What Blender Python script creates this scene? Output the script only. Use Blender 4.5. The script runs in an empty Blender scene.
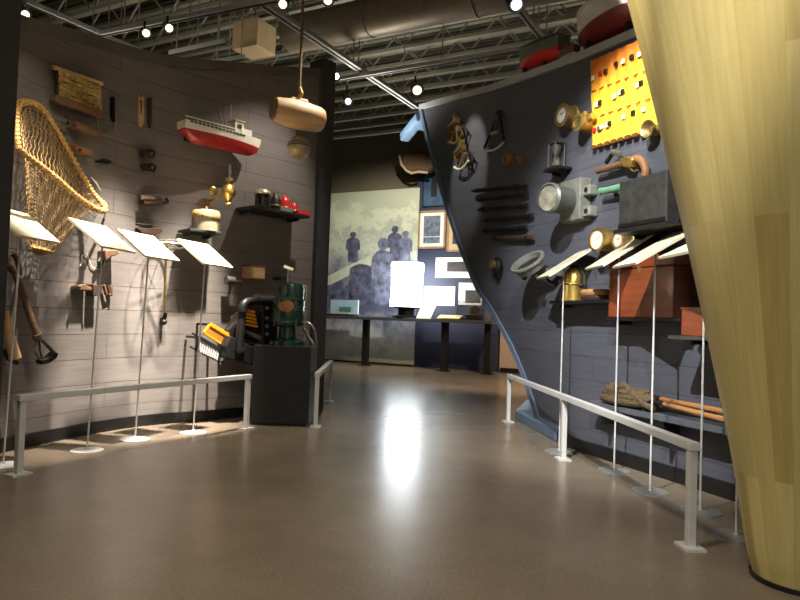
import bpy, bmesh, math, random
from mathutils import Vector, Matrix
from math import sin, cos, pi, radians, sqrt, atan2, hypot
random.seed(7)
scene = bpy.context.scene
COL = scene.collection

# ------------------------------------------------------------------ camera
F, PITCH, ROLL, EYE = 650.0, radians(1.76), radians(2.0), 1.05
fw = Vector((0, cos(PITCH), sin(PITCH)))
up0 = Vector((0, -sin(PITCH), cos(PITCH)))
ri = Vector((1, 0, 0)) * cos(ROLL) + up0 * sin(ROLL)
up = up0 * cos(ROLL) - Vector((1, 0, 0)) * sin(ROLL)
CAM = Vector((0, 0, EYE))
cd = bpy.data.cameras.new('camera'); cam = bpy.data.objects.new('camera', cd); COL.objects.link(cam)
cd.sensor_width = 36; cd.lens = F / 800 * 36; cd.clip_start = 0.05; cd.clip_end = 200
m3 = Matrix((ri, up, -fw)).transposed()
cam.matrix_world = Matrix.Translation(CAM) @ m3.to_4x4()
scene.camera = cam

def ray(x, y): return fw + ri * ((x - 400) / F) + up * ((300 - y) / F)
def at_z(x, y, z=0.0):
    d = ray(x, y); return CAM + d * ((z - EYE) / d.z)
def at_depth(x, y, Y):
    d = ray(x, y); return CAM + d * (Y / d.y)

# ------------------------------------------------------------------ materials
def lin(c): 
    c /= 255.0
    return c / 12.92 if c <= 0.04045 else ((c + 0.055) / 1.055) ** 2.4
def rgb(r, g, b): return (lin(r), lin(g), lin(b), 1)
MATS = {}
def mat(name, col, rough=0.5, metal=0.0, var=0.18, scale=9.0, bump=0.0, stretch=(1, 1, 1), spec=0.5, emit=0, coat=0):
    if name in MATS: return MATS[name]
    m = bpy.data.materials.new(name); m.use_nodes = True
    nt = m.node_tree; b = nt.nodes['Principled BSDF']
    tc = nt.nodes.new('ShaderNodeTexCoord'); mp = nt.nodes.new('ShaderNodeMapping'); mp.inputs['Scale'].default_value = stretch
    nz = nt.nodes.new('ShaderNodeTexNoise'); nz.inputs['Scale'].default_value = scale; nz.inputs['Detail'].default_value = 5
    rp = nt.nodes.new('ShaderNodeMapRange'); rp.inputs[1].default_value = .3; rp.inputs[2].default_value = .7
    mx = nt.nodes.new('ShaderNodeMix'); mx.data_type = 'RGBA'
    a = [min(1, c * (1 - var)) for c in col[:3]] + [1]; z = [min(1, c * (1 + var)) for c in col[:3]] + [1]
    mx.inputs[6].default_value = a; mx.inputs[7].default_value = z
    L = nt.links.new
    L(tc.outputs['Object'], mp.inputs[0]); L(mp.outputs[0], nz.inputs['Vector']); L(nz.outputs[0], rp.inputs[0])
    L(rp.outputs[0], mx.inputs[0]); L(mx.outputs[2], b.inputs['Base Color'])
    b.inputs['Roughness'].default_value = rough; b.inputs['Metallic'].default_value = metal
    b.inputs['Specular IOR Level'].default_value = spec
    if coat: b.inputs['Coat Weight'].default_value = coat
    if emit:
        b.inputs['Emission Color'].default_value = col; b.inputs['Emission Strength'].default_value = emit
    if bump:
        bp = nt.nodes.new('ShaderNodeBump'); bp.inputs['Strength'].default_value = bump; bp.inputs['Distance'].default_value = .01
        L(nz.outputs[0], bp.inputs['Height']); L(bp.outputs[0], b.inputs['Normal'])
    MATS[name] = m
    return m

def glass_mat(name, col=(1, 1, 1, 1), rough=.03, mixf=.25):
    """thin clear glass: mostly see-through with a glossy skin"""
    if name in MATS: return MATS[name]
    m = bpy.data.materials.new(name); m.use_nodes = True; nt = m.node_tree; nt.nodes.clear()
    o = nt.nodes.new('ShaderNodeOutputMaterial'); t = nt.nodes.new('ShaderNodeBsdfTransparent'); g = nt.nodes.new('ShaderNodeBsdfGlossy')
    g.inputs['Roughness'].default_value = rough; t.inputs[0].default_value = col
    mx = nt.nodes.new('ShaderNodeMixShader'); mx.inputs[0].default_value = mixf
    nt.links.new(t.outputs[0], mx.inputs[1]); nt.links.new(g.outputs[0], mx.inputs[2]); nt.links.new(mx.outputs[0], o.inputs[0])
    MATS[name] = m; return m

def plank_mat(name, col, line, width, rowh, rough=.55, var=.12, swap=False, mortar=.004, bumps=.35, bias=0.0, col2=None, grain=.3):
    """boards laid in courses: Brick texture on the uv map (u along, v up, in metres)"""
    m = bpy.data.materials.new(name); m.use_nodes = True; nt = m.node_tree; b = nt.nodes['Principled BSDF']; L = nt.links.new
    uv = nt.nodes.new('ShaderNodeUVMap'); mp = nt.nodes.new('ShaderNodeMapping')
    if swap: mp.inputs['Rotation'].default_value = (0, 0, pi / 2)
    br = nt.nodes.new('ShaderNodeTexBrick'); br.offset = .43; br.offset_frequency = 2; br.squash = 1
    br.inputs['Scale'].default_value = 1; br.inputs['Brick Width'].default_value = width; br.inputs['Row Height'].default_value = rowh
    br.inputs['Mortar Size'].default_value = mortar; br.inputs['Mortar Smooth'].default_value = .2; br.inputs['Bias'].default_value = bias
    c2 = col2 or [c * (1 + var) for c in col[:3]] + [1]
    br.inputs['Color1'].default_value = [c * (1 - var) for c in col[:3]] + [1] if not col2 else col
    br.inputs['Color2'].default_value = c2; br.inputs['Mortar'].default_value = line
    nz = nt.nodes.new('ShaderNodeTexNoise'); nz.inputs['Scale'].default_value = 5; nz.inputs['Detail'].default_value = 6
    ms = nt.nodes.new('ShaderNodeMapping'); ms.inputs['Scale'].default_value = (9, .6, 1) if swap else (.6, 9, 1)
    mr = nt.nodes.new('ShaderNodeMapRange'); mr.inputs[1].default_value = .25; mr.inputs[2].default_value = .75
    mr.inputs[3].default_value = 1 - grain; mr.inputs[4].default_value = 1 + grain
    mul = nt.nodes.new('ShaderNodeMix'); mul.data_type = 'RGBA'; mul.blend_type = 'MULTIPLY'; mul.inputs[0].default_value = 1
    L(uv.outputs[0], mp.inputs[0]); L(mp.outputs[0], br.inputs['Vector']); L(uv.outputs[0], ms.inputs[0]); L(ms.outputs[0], nz.inputs['Vector'])
    L(nz.outputs[0], mr.inputs[0]); L(br.outputs['Color'], mul.inputs[6]); L(mr.outputs[0], mul.inputs[7]); L(mul.outputs[2], b.inputs['Base Color'])
    bp = nt.nodes.new('ShaderNodeBump'); bp.inputs['Strength'].default_value = bumps; bp.inputs['Distance'].default_value = .006; bp.invert = True
    L(br.outputs['Fac'], bp.inputs['Height']); L(bp.outputs[0], b.inputs['Normal'])
    b.inputs['Roughness'].default_value = rough
    return m

M_wall_l = plank_mat('grey_painted_planks', rgb(108, 103, 100), rgb(62, 58, 56), 2.4, .21, var=.04, mortar=.003, grain=.16)
M_wall_r = plank_mat('grey_planks_cool_lit', rgb(80, 83, 92), rgb(48, 50, 56), 2.4, .2, var=.04, mortar=.0025, grain=.16)  # grey paint like the left wall, cooler dimmer light put into the colour
M_column = plank_mat('yellow_wood_staves', rgb(172, 150, 84), rgb(184, 160, 92), 1.05, .155, rough=.42, swap=True, mortar=.0004, bumps=.02, col2=rgb(216, 199, 134), grain=.12)
M_black = mat('black_paint', rgb(20, 21, 22), .5, var=.12)
M_blackw = mat('black_weathered', rgb(48, 48, 44), .7, var=.45, scale=14, bump=.4)
M_base = mat('black_baseboard', rgb(22, 22, 23), .4)
M_steelw = mat('grey_painted_steel', rgb(206, 207, 204), .4, .1, var=.05)
M_white = mat('cream_panel', rgb(216, 210, 182), .5, var=.02)
M_iron = mat('dark_iron', rgb(34, 31, 29), .55, .5, var=.3, scale=20)
M_iron2 = mat('grey_iron', rgb(92, 90, 84), .5, .6, var=.25, scale=20)
M_steel = mat('bright_steel', rgb(190, 188, 178), .28, .9)
M_brass = mat('brass', rgb(206, 176, 98), .32, .9, var=.25, scale=12)
M_brassd = mat('old_brass', rgb(150, 128, 78), .42, .6, var=.35, scale=16)
M_copper = mat('copper_pocket_brass', rgb(170, 118, 74), .42, .5, var=.3)
M_wood = mat('brown_wood', rgb(100, 74, 52), .6, var=.3, scale=6, stretch=(1, 1, 8))
M_woodd = mat('dark_wood', rgb(62, 44, 32), .6, var=.35, scale=6, stretch=(1, 8, 8))
M_woodl = mat('pale_wood', rgb(190, 154, 114), .55, var=.15, scale=4, stretch=(1, 6, 6))
M_mahog = mat('mahogany', rgb(128, 62, 33), .33, var=.25, scale=3, stretch=(1.2, 3, 9), coat=.2)
M_rope = mat('rope_fibre', rgb(190, 154, 96), .85, var=.35, scale=60, bump=.6)
M_roped = mat('tarred_rope', rgb(84, 70, 48), .85, var=.4, scale=40, bump=.6)
M_net = mat('net_twine', rgb(172, 146, 102), .85, var=.3, scale=20)
M_cord = mat('straw_cord', rgb(190, 162, 96), .8, var=.4, scale=26)
M_red = mat('red_paint', rgb(146, 30, 30), .4, var=.15)
M_redb = mat('bright_red_paint', rgb(200, 40, 40), .3, var=.1)
M_whitep = mat('white_paint', rgb(218, 214, 200), .4, var=.05)
M_green = mat('green_enamel', rgb(24, 58, 48), .25, var=.2, coat=.4)
M_greenc = mat('pale_green_paint', rgb(104, 150, 120), .5, var=.2)
M_blue = mat('light_blue_paint', rgb(106, 134, 170), .5, var=.08)
M_orange = mat('orange_paint', rgb(232, 150, 36), .4, var=.1)
M_glass = glass_mat('clear_glass')
M_glassh = glass_mat('milky_bulb_glass', (.75, .75, .7, 1), .3, .5)
M_glassd = glass_mat('dusty_glass', (.92, .92, .88, 1), .2, .16)
M_ceil = mat('ceiling_steel', rgb(150, 146, 128), .6, .2, var=.1)
M_track = mat('lighting_track_aluminium', rgb(190, 190, 184), .35, .5, var=.05)
M_duct = mat('beige_duct', rgb(186, 160, 124), .6, var=.08)
M_ductg = mat('grey_duct', rgb(120, 108, 90), .5, .3, var=.12)
M_bulb = mat('lit_lamp', (1, .72, .42, 1), .3, var=0, emit=5)
M_bulbw = mat('lit_white_lamp', (.92, .97, 1, 1), .3, var=0, emit=6)
M_lamp = mat('lit_drum_glass', (.9, .96, 1, 1), .3, var=0, emit=15)
M_navy = mat('navy_panel', rgb(40, 43, 64), .6, var=.06, scale=3)
M_beige = mat('beige_plaster', rgb(110, 102, 82), .8, var=.06, scale=2)
M_plaster_lit = mat('warm_lit_plaster', rgb(186, 160, 140), .8, var=.05, scale=2)  # back wall plaster with the warm light on its right end in the colour
M_grey = mat('grey_cast', rgb(128, 130, 122), .5, .3, var=.2, scale=14)
M_paper = mat('white_paper', rgb(224, 220, 206), .7, var=.03)

# ------------------------------------------------------------------ mesh builder
class MB:
    def __init__(s): s.bm = bmesh.new()
    def _f(s, vs):
        try: return s.bm.faces.new(vs)
        except ValueError: return None
    def box(s, c, size, rot=None):
        c = Vector(c); h = Vector(size) / 2; R = rot or Matrix.Identity(3)
        v = [s.bm.verts.new(c + R @ Vector((h.x * a, h.y * b, h.z * d))) for a in (-1, 1) for b in (-1, 1) for d in (-1, 1)]
        for q in ((0, 1, 3, 2), (4, 6, 7, 5), (0, 4, 5, 1), (2, 3, 7, 6), (0, 2, 6, 4), (1, 5, 7, 3)): s._f([v[i] for i in q])
        return s
    def bar(s, a, b, w, t=None, upv=(0, 0, 1)):
        a, b = Vector(a), Vector(b); d = b - a; L = d.length; x = d.normalized(); u = Vector(upv)
        y = u.cross(x)
        if y.length < 1e-4: y = Vector((0, 1, 0)).cross(x)
        y.normalize(); z = x.cross(y)
        return s.box((a + b) / 2, (L, w, t or w), Matrix((x, y, z)).transposed())
    def rings(s, rings, closed=True, cap=True, loop=False):
        vr = [[s.bm.verts.new(p) for p in r] for r in rings]; n = len(vr[0])
        pairs = list(zip(vr, vr[1:])) + ([(vr[-1], vr[0])] if loop else [])
        for a, b in pairs:
            for i in range(n if closed else n - 1):
                j = (i + 1) % n; s._f([a[i], a[j], b[j], b[i]])
        if cap and not loop:
            s._f(vr[0][::-1]); s._f(vr[-1])
        return vr
    def tube(s, pts, r, seg=8, loop=False):
        pts = [Vector(p) for p in pts]; n = len(pts); R = r if isinstance(r, (list, tuple)) else [r] * n
        out = []; prev = None
        for i, p in enumerate(pts):
            if loop: t = pts[(i + 1) % n] - pts[i - 1]
            else: t = pts[min(i + 1, n - 1)] - pts[max(i - 1, 0)]
            t.normalize()
            if prev is None:
                a = Vector((0, 0, 1)) if abs(t.z) < .9 else Vector((1, 0, 0))
                x = (a - t * a.dot(t)).normalized()
            else:
                x = prev - t * prev.dot(t); x.normalize()
            prev = x; y = t.cross(x)
            out.append([p + (x * cos(2 * pi * k / seg) + y * sin(2 * pi * k / seg)) * R[i] for k in range(seg)])
        s.rings(out, loop=loop); return s
    def cyl(s, a, b, r1, r2=None, seg=20): return s.tube([a, b], [r1, r1 if r2 is None else r2], seg)
    def lathe(s, prof, seg=28, org=(0, 0, 0), axis=(0, 0, 1)):
        o = Vector(org); z = Vector(axis).normalized()
        a = Vector((1, 0, 0)) if abs(z.x) < .9 else Vector((0, 1, 0)); x = (a - z * a.dot(z)).normalized(); y = z.cross(x)
        s.rings([[o + z * h + (x * cos(2 * pi * k / seg) + y * sin(2 * pi * k / seg)) * max(r, 1e-4) for k in range(seg)] for r, h in prof]); return s
    def prism(s, poly, y0, y1):
        s.rings([[Vector((x, y0, z)) for x, z in poly], [Vector((x, y1, z)) for x, z in poly]]); return s
    def torus(s, c, R, r, axis=(0, 0, 1), seg=32, ts=8):
        o = Vector(c); z = Vector(axis).normalized(); a = Vector((1, 0, 0)) if abs(z.x) < .9 else Vector((0, 1, 0))
        x = (a - z * a.dot(z)).normalized(); y = z.cross(x)
        s.tube([o + (x * cos(2 * pi * k / seg) + y * sin(2 * pi * k / seg)) * R for k in range(seg)], r, ts, loop=True); return s
    def ball(s, c, r, sc=(1, 1, 1), seg=20):
        n = 10; o = Vector(c)
        s.rings([[o + Vector((sin(pi * i / n) * cos(2 * pi * k / seg) * sc[0], sin(pi * i / n) * sin(2 * pi * k / seg) * sc[1], -cos(pi * i / n) * sc[2])) * r if 0 < i < n else
                  o + Vector((1e-4 * cos(2 * pi * k / seg), 1e-4 * sin(2 * pi * k / seg), (-1 if i == 0 else 1) * r * sc[2])) for k in range(seg)] for i in range(n + 1)]); return s
    def build(s, name, m, parent=None, smooth=True, bevel=0, loc=None):
        bmesh.ops.remove_doubles(s.bm, verts=s.bm.verts, dist=1e-6)
        bmesh.ops.recalc_face_normals(s.bm, faces=s.bm.faces)
        me = bpy.data.meshes.new(name); s.bm.to_mesh(me); s.bm.free()
        me.materials.append(m)
        if smooth:
            me.polygons.foreach_set('use_smooth', [True] * len(me.polygons)); me.set_sharp_from_angle(angle=radians(38))
        o = bpy.data.objects.new(name, me); COL.objects.link(o)
        if parent: o.parent = parent
        if loc: o.location = loc
        if bevel:
            bv = o.modifiers.new('bevel', 'BEVEL'); bv.width = bevel; bv.segments = 2; bv.limit_method = 'ANGLE'
        return o

def tag(o, label, cat, group=None):
    o['label'] = label; o['category'] = cat
    if group: o['group'] = group
    return o
def struct(o): o['kind'] = 'structure'; return o
def thing(name, label, cat, loc=(0, 0, 0), rz=0, group=None):
    o = bpy.data.objects.new(name, None); COL.objects.link(o); o.location = loc; o.rotation_euler = (0, 0, rz); o.empty_display_size = .1
    return tag(o, label, cat, group)
def dup(root, loc, rz, label, group=None):
    r = root.copy(); COL.objects.link(r); r.location = loc; r.rotation_euler = (0, 0, rz); r['label'] = label
    if group: r['group'] = group
    for ch in list(root.children):
        c = ch.copy(); COL.objects.link(c); c.parent = r
        for g in list(ch.children):
            d = g.copy(); COL.objects.link(d); d.parent = c
    return r
def setuv(o, fn):
    me = o.data; uvl = me.uv_layers.new(name='UVMap')
    for lp in me.loops: uvl.data[lp.index].uv = fn(me.vertices[lp.vertex_index].co, lp)

def catmull(P, n=8):
    P = [Vector(p) for p in P]; Q = [P[0] * 2 - P[1]] + P + [P[-1] * 2 - P[-2]]; out = []
    for i in range(1, len(Q) - 2):
        for k in range(n):
            t = k / n; a, b, c, d = Q[i - 1:i + 3]
            out.append(.5 * ((2 * b) + (c - a) * t + (2 * a - 5 * b + 4 * c - d) * t * t + (3 * b - a - 3 * c + d) * t ** 3))
    out.append(P[-1]); return out

# ------------------------------------------------------------------ wall frames
LW = catmull([(-3.02, 3.3, 0), (-2.95, 4.2, 0), (-2.77, 4.91, 0), (-2.53, 5.61, 0), (-2.27, 6.04, 0), (-1.9, 6.38, 0), (-1.5, 6.8, 0), (-.94, 7.42, 0)], 8)
class Frame:
    """local frame standing on a wall: x to the right along it, -y out of it, z up"""
    def __init__(s, o, th):
        s.o = Vector(o); s.th = th; s.X = Vector((cos(th), sin(th), 0)); s.N = Vector((sin(th), -cos(th), 0))
    def L(s, x, y, out=0.0):
        d = ray(x, y); t = ((s.o - CAM).dot(s.N) + out) / d.dot(s.N); P = CAM + d * t - s.o
        return Vector((P.dot(s.X), -out, P.z))
    def poly(s, pts, out=0.0): return [(v.x, v.z) for v in (s.L(x, y, out) for x, y in pts)]
    def W(s, v): return s.o + s.X * v.x - s.N * v.y + Vector((0, 0, v.z))
def LF(px, py):
    d = ray(px, py)
    for a, b in zip(LW, LW[1:]):
        e = b - a; den = d.x * e.y - d.y * e.x
        if abs(den) < 1e-9: continue
        t = ((a.x - CAM.x) * e.y - (a.y - CAM.y) * e.x) / den; q = ((a.x - CAM.x) * d.y - (a.y - CAM.y) * d.x) / den
        if t > 0 and -1e-6 <= q <= 1 + 1e-6: return Frame(CAM + d * t, atan2(e.y, e.x))
    raise RuntimeError('left wall miss %s %s' % (px, py))
TR = atan2(-.928, .371)
RO = Vector((3.76 - .4 * 5, 5, 0))
def RF(px, py):
    f = Frame(RO, TR); return Frame(f.W(f.L(px, py)), TR)
TB = radians(-27)
BO = Vector((-1.89, 16.01, 0))
def BF(px, py, out=0):
    f = Frame(BO, TB); v = f.L(px, py, out); v.y = -out; return Frame(f.W(v), TB)

# ------------------------------------------------------------------ room shell
fl = MB().box((0, 9, -.05), (40, 34, .1)).build('floor', mat('x', rgb(1, 1, 1)), smooth=False); struct(fl)
def floor_mat():
    m = bpy.data.materials.new('polished_brown_floor'); m.use_nodes = True; nt = m.node_tree; b = nt.nodes['Principled BSDF']; L = nt.links.new
    tc = nt.nodes.new('ShaderNodeTexCoord')
    n1 = nt.nodes.new('ShaderNodeTexNoise'); n1.inputs['Scale'].default_value = 1.1; n1.inputs['Detail'].default_value = 8; n1.inputs['Roughness'].default_value = .65
    n2 = nt.nodes.new('ShaderNodeTexNoise'); n2.inputs['Scale'].default_value = 70; n2.inputs['Detail'].default_value = 2
    cr = nt.nodes.new('ShaderNodeValToRGB'); cr.color_ramp.elements[0].position = .3; cr.color_ramp.elements[1].position = .7
    cr.color_ramp.elements[0].color = rgb(114, 103, 88); cr.color_ramp.elements[1].color = rgb(134, 121, 104)
    mr = nt.nodes.new('ShaderNodeMapRange'); mr.inputs[1].default_value = .3; mr.inputs[2].default_value = .7; mr.inputs[3].default_value = .86; mr.inputs[4].default_value = 1.12
    mx = nt.nodes.new('ShaderNodeMix'); mx.data_type = 'RGBA'; mx.blend_type = 'MULTIPLY'; mx.inputs[0].default_value = 1
    L(tc.outputs['Object'], n1.inputs['Vector']); L(tc.outputs['Object'], n2.inputs['Vector']); L(n1.outputs[0], cr.inputs[0]); L(n2.outputs[0], mr.inputs[0])
    L(cr.outputs[0], mx.inputs[6]); L(mr.outputs[0], mx.inputs[7]); L(mx.outputs[2], b.inputs['Base Color'])
    rr = nt.nodes.new('ShaderNodeMapRange'); rr.inputs[3].default_value = .2; rr.inputs[4].default_value = .3; L(n1.outputs[0], rr.inputs[0]); L(rr.outputs[0], b.inputs['Roughness'])
    bp = nt.nodes.new('ShaderNodeBump'); bp.inputs['Strength'].default_value = .06; bp.inputs['Distance'].default_value = .01
    n3 = nt.nodes.new('ShaderNodeTexNoise'); n3.inputs['Scale'].default_value = 6; L(tc.outputs['Object'], n3.inputs['Vector']); L(n3.outputs[0], bp.inputs['Height']); L(bp.outputs[0], b.inputs['Normal'])
    b.inputs['Specular IOR Level'].default_value = .5
    return m
fl.data.materials[0] = floor_mat()

JX = Vector((cos(TB), sin(TB), 0)); JN = Vector((sin(-TB), cos(TB), 0))     # along / across the joists
def jp(s, p, z): return JX * s + JN * p + Vector((0, 0, z))
deck = MB()
prof = []
for i in range(0, 120):
    p0 = 1 + i * .14; prof += [(p0, 5.78), (p0 + .05, 5.78), (p0 + .07, 5.72), (p0 + .12, 5.72)]
deck.rings([[jp(s, p, z) for p, z in prof] for s in (-16, 14)], closed=False, cap=False)
struct(deck.build('ceiling', mat('deck_paint', rgb(84, 82, 68), .7, var=.1), smooth=False))

bw = MB(); f = Frame(BO, TB)
def bwall(name, x0, x1, y0, y1, z0, z1, m):
    b = MB(); b.box(((x0 + x1) / 2, (y0 + y1) / 2, (z0 + z1) / 2), (x1 - x0, abs(y1 - y0), z1 - z0))
    o = b.build(name, m, smooth=False); o.location = BO; o.rotation_euler = (0, 0, TB); return struct(o)
bwall('wall_back', -9, 9.5, .25, .45, 0, 5.72, M_beige)
nav = f.L(413, 300).x; nav1 = f.L(497, 340).x
bwall('wall_back_partition', nav + .01, nav1, .02, .24, 0, f.L(430, 172).z, M_navy)
bwall('wall_back_right', nav1 + .02, nav1 + 5, .15, .24, 0, 3.4, M_plaster_lit)
o = MB().box((0, 0, 0), (5, .03, .1)).build('baseboard_back', M_base); o.location = Frame(BO, TB).W(Vector((nav1 + 2.55, .13, .05))); o.rotation_euler = (0, 0, TB); struct(o)
struct(MB().box((-6.6, 9, 2.85), (.2, 30, 5.7)).build('wall_left_outer', M_beige, smooth=False))
struct(MB().box((7.5, 9, 2.85), (.2, 30, 5.7)).build('wall_right_outer', M_beige, smooth=False))

# curved left exhibit wall -------------------------------------------------
def ltop(px):      # photographed height of the top edge along the wall
    T = [(-400, 3.0), (25, 3.16), (100, 3.33), (200, 3.5), (275, 3.7), (332, 3.93)]
    for (a, za), (b, zb) in zip(T, T[1:]):
        if px <= b: return za + (zb - za) * (px - a) / (b - a)
    return T[-1][1]
def px_of(P):
    v = P - CAM; w = v.dot(fw); return 400 + F * v.dot(ri) / w
S = [0.0]
for a, b in zip(LW, LW[1:]): S.append(S[-1] + (b - a).length)
nrm = []
for i in range(len(LW)):
    t = LW[min(i + 1, len(LW) - 1)] - LW[max(i - 1, 0)]; t.normalize(); nrm.append(Vector((t.y, -t.x, 0)))
tops = [ltop(px_of(P + Vector((0, 0, 3.4)))) for P in LW]
w = MB()
w.rings([[P, P + Vector((0, 0, z)), P - n * .14 + Vector((0, 0, z)), P - n * .14] for P, n, z in zip(LW, nrm, tops)])
wl = w.build('wall_left', M_wall_l); struct(wl)
lut = [(P, s) for P, s in zip(LW, S)]
def uvl(co, lp):
    best = min(lut, key=lambda q: (q[0].x - co.x) ** 2 + (q[0].y - co.y) ** 2); return (best[1], co.z)
setuv(wl, uvl)
w = MB(); w.rings([[P + n * .02 + Vector((0, 0, z - .085)), P + n * .02 + Vector((0, 0, z + .015)), P - n * .15 + Vector((0, 0, z + .015)), P - n * .15 + Vector((0, 0, z - .085))] for P, n, z in zip(LW, nrm, tops)])
struct(w.build('trim_1', mat('cap_grey', rgb(92, 87, 85), .6)))
w = MB(); w.rings([[P + n * .025, P + n * .025 + Vector((0, 0, .1)), P + Vector((0, 0, .1)), P] for P, n in zip(LW, nrm)])
struct(w.build('baseboard_left', M_base))
E0, tE = LW[-1], (LW[-1] - LW[-2]).normalized(); nE = nrm[-1]
w = MB(); w.rings([[E0 + nE * .06 - tE * .1 + Vector((0, 0, z)), E0 + nE * .06 + tE * .09 + Vector((0, 0, z)), E0 - nE * .18 + tE * .09 + Vector((0, 0, z)), E0 - nE * .18 - tE * .1 + Vector((0, 0, z))] for z in (0, 4.0)])
struct(w.build('trim_2', mat('end_post_grey', rgb(58, 57, 60), .6)))

# right exhibit wall: a ship's bow -------------------------------------------
fr = Frame(RO, TR)
stem_px = [(421, 106), (429, 140), (438, 172), (448, 206), (459, 240), (471, 270), (484, 300), (501, 352), (514, 403), (517, 416)]
stem = [fr.L(*q) for q in stem_px]            # x along wall, z height
def stem_x(z):
    for a, b in zip(stem, stem[1:]):
        if z >= b.z: return b.x + (a.x - b.x) * (z - b.z) / (a.z - b.z)
    return stem[-1].x
top_px = [(421, 106), (495, 86), (540, 70), (590, 51), (634, 32)]
top_r = [fr.L(*q) for q in top_px]
top_r.append(Vector((top_r[-1].x + 2.2, 0, top_r[-1].z - .1)))
def rtop(x):
    for a, b in zip(top_r, top_r[1:]):
        if x <= b.x: return a.z + (b.z - a.z) * (x - a.x) / (b.x - a.x)
    return top_r[-1].z
def push(x, z):      # the far foot of the hull falls away behind the plane
    Y = (RO + fr.X * x).y; return .34 * max(0, Y - 5.6) * max(0, 1 - z / 1.4)
NZ, NS = 26, 26; XR = 2.3
front, back = [], []
for i in range(NZ + 1):
    v = i / NZ; r0, r1 = [], []
    for j in range(NS + 1):
        q = j / NS
        xa = stem_x(v * 3.75)
        for _ in range(6): xa = stem_x(v * rtop(xa))
        x = xa + (XR - xa) * q; z = v * rtop(x)
        d = push(x, z); r0.append(Vector((x, d, z))); r1.append(Vector((x, d + .14, z)))
    front.append(r0); back.append(r1)
w = MB()
w.rings([a + b[::-1] for a, b in zip(front, back)])
wr = w.build('wall_right', M_wall_r); wr.location = RO; wr.rotation_euler = (0, 0, TR); struct(wr)
setuv(wr, lambda co, lp: (co.x + .4, co.z))
w = MB(); w.rings([[p + Vector((-.06, -.02, 0)), p + Vector((.02, -.02, 0)), p + Vector((.02, .17, 0)), p + Vector((-.06, .17, 0))] for p in [r[0] for r in front]])
M_stem = mat('dull_blue_paint', rgb(96, 114, 136), .5, var=.08)
o = w.build('trim_3', M_stem); o.location = RO; o.rotation_euler = (0, 0, TR); struct(o)
w = MB(); xs = [top_r[0].x - .02 + k * (XR - top_r[0].x) / 20 for k in range(21)]
w.rings([[Vector((x, -.025, rtop(x) - .05)), Vector((x, -.025, rtop(x) + .02)), Vector((x, .17, rtop(x) + .02)), Vector((x, .17, rtop(x) - .06))] for x in xs])
o = w.build('trim_4', mat('cap_pale', rgb(172, 174, 178), .5, var=.05)); o.location = RO; o.rotation_euler = (0, 0, TR); struct(o)
w = MB(); xs = [stem_x(0) + .12 + k * (XR - stem_x(0) - .12) / 16 for k in range(17)]
w.rings([[Vector((x, push(x, 0) - .025, 0)), Vector((x, push(x, 0) - .025, .1)), Vector((x, push(x, 0) + .01, .1)), Vector((x, push(x, 0) + .01, 0))] for x in xs])
o = w.build('baseboard_right', M_base); o.location = RO; o.rotation_euler = (0, 0, TR); struct(o)
# blue foot of the bow
A, B = at_z(519, 419), at_z(560, 441); d = (B - A).normalized(); n = Vector((-d.y, d.x, 0)); n = n if n.x > 0 else -n
A -= n * .05; B -= n * .05
w = MB(); w.rings([[P, P + Vector((0, 0, .09)), P + n * .13 + Vector((0, 0, h)), P + n * .2 + Vector((0, 0, h)), P + n * .2] for P, h in ((A, .22), (B, .3))])
tag(w.build('bow_foot_block', M_stem, smooth=False, bevel=.01), 'light blue wedge block on the floor at the foot of the raked bow', 'block')
# cathead beam by the stem top
a, b = fr.L(421, 117, -.05), fr.L(404, 138, -.05)
cb = thing('cathead_beam', 'light blue stubby beam slanting off the top of the bow stem', 'beam', fr.W(a), TR)
w = MB(); w.bar((0, 0, 0), b - a, .14, .15, (0, 1, 0)); w.build('beam', M_blue, cb, smooth=False, bevel=.035)
w = MB(); w.prism([(p.x - a.x, p.z - a.z) for p in (fr.L(419, 108), fr.L(427, 112), fr.L(429, 134), fr.L(414, 128))], -.02, .1); w.build('knee_bracket', M_blue, cb, smooth=False)

# near black partition at the left edge
P = at_depth(22, 0, 2.9); X0 = P.x
struct(MB().box((X0 - .5, 2.75, 2.0), (1.0, .3, 4.0)).build('wall_front_left', mat('near_black', rgb(20, 22, 24), .5, var=.3, scale=25), smooth=False))

# ------------------------------------------------------------------ joists, ducts, tracks
j = thing('ceiling_joist', '', 'joist', (0, 0, 0), 0, 'steel bar joists under the ceiling deck')
w = MB(); w.box((0, 0, 5.2), (26, .09, .05)); w.build('bottom_chord', M_ceil, j, smooth=False)
w = MB(); w.box((0, 0, 5.68), (26, .09, .05)); w.build('top_chord', M_ceil, j, smooth=False)
w = MB()
for k in range(60):
    x = -13 + k * .433; w.bar((x, 0, 5.2 if k % 2 else 5.68), (x + .433, 0, 5.68 if k % 2 else 5.2), .022)
w.build('zigzag_web', M_ceil, j, smooth=False)
ORD = ['nearest to the back wall', 'second from the back wall', 'third from the back wall', 'fourth from the back wall', 'fifth from the back wall', 'sixth from the back wall', 'seventh from the back wall',
       'eighth from the back wall', 'ninth from the back wall', 'tenth from the back wall', 'eleventh from the back wall', 'twelfth from the back wall', 'thirteenth from the back wall', 'fourteenth from the back wall']
for k in range(14):
    lab = 'long grey steel bar joist with zigzag web, ' + ORD[k]
    loc = JX * -1.5 + JN * (12.0 - k * .55)
    if k == 0: j.location = loc; j.rotation_euler = (0, 0, TB); j['label'] = lab
    else: dup(j, loc, TB, lab)

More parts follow.
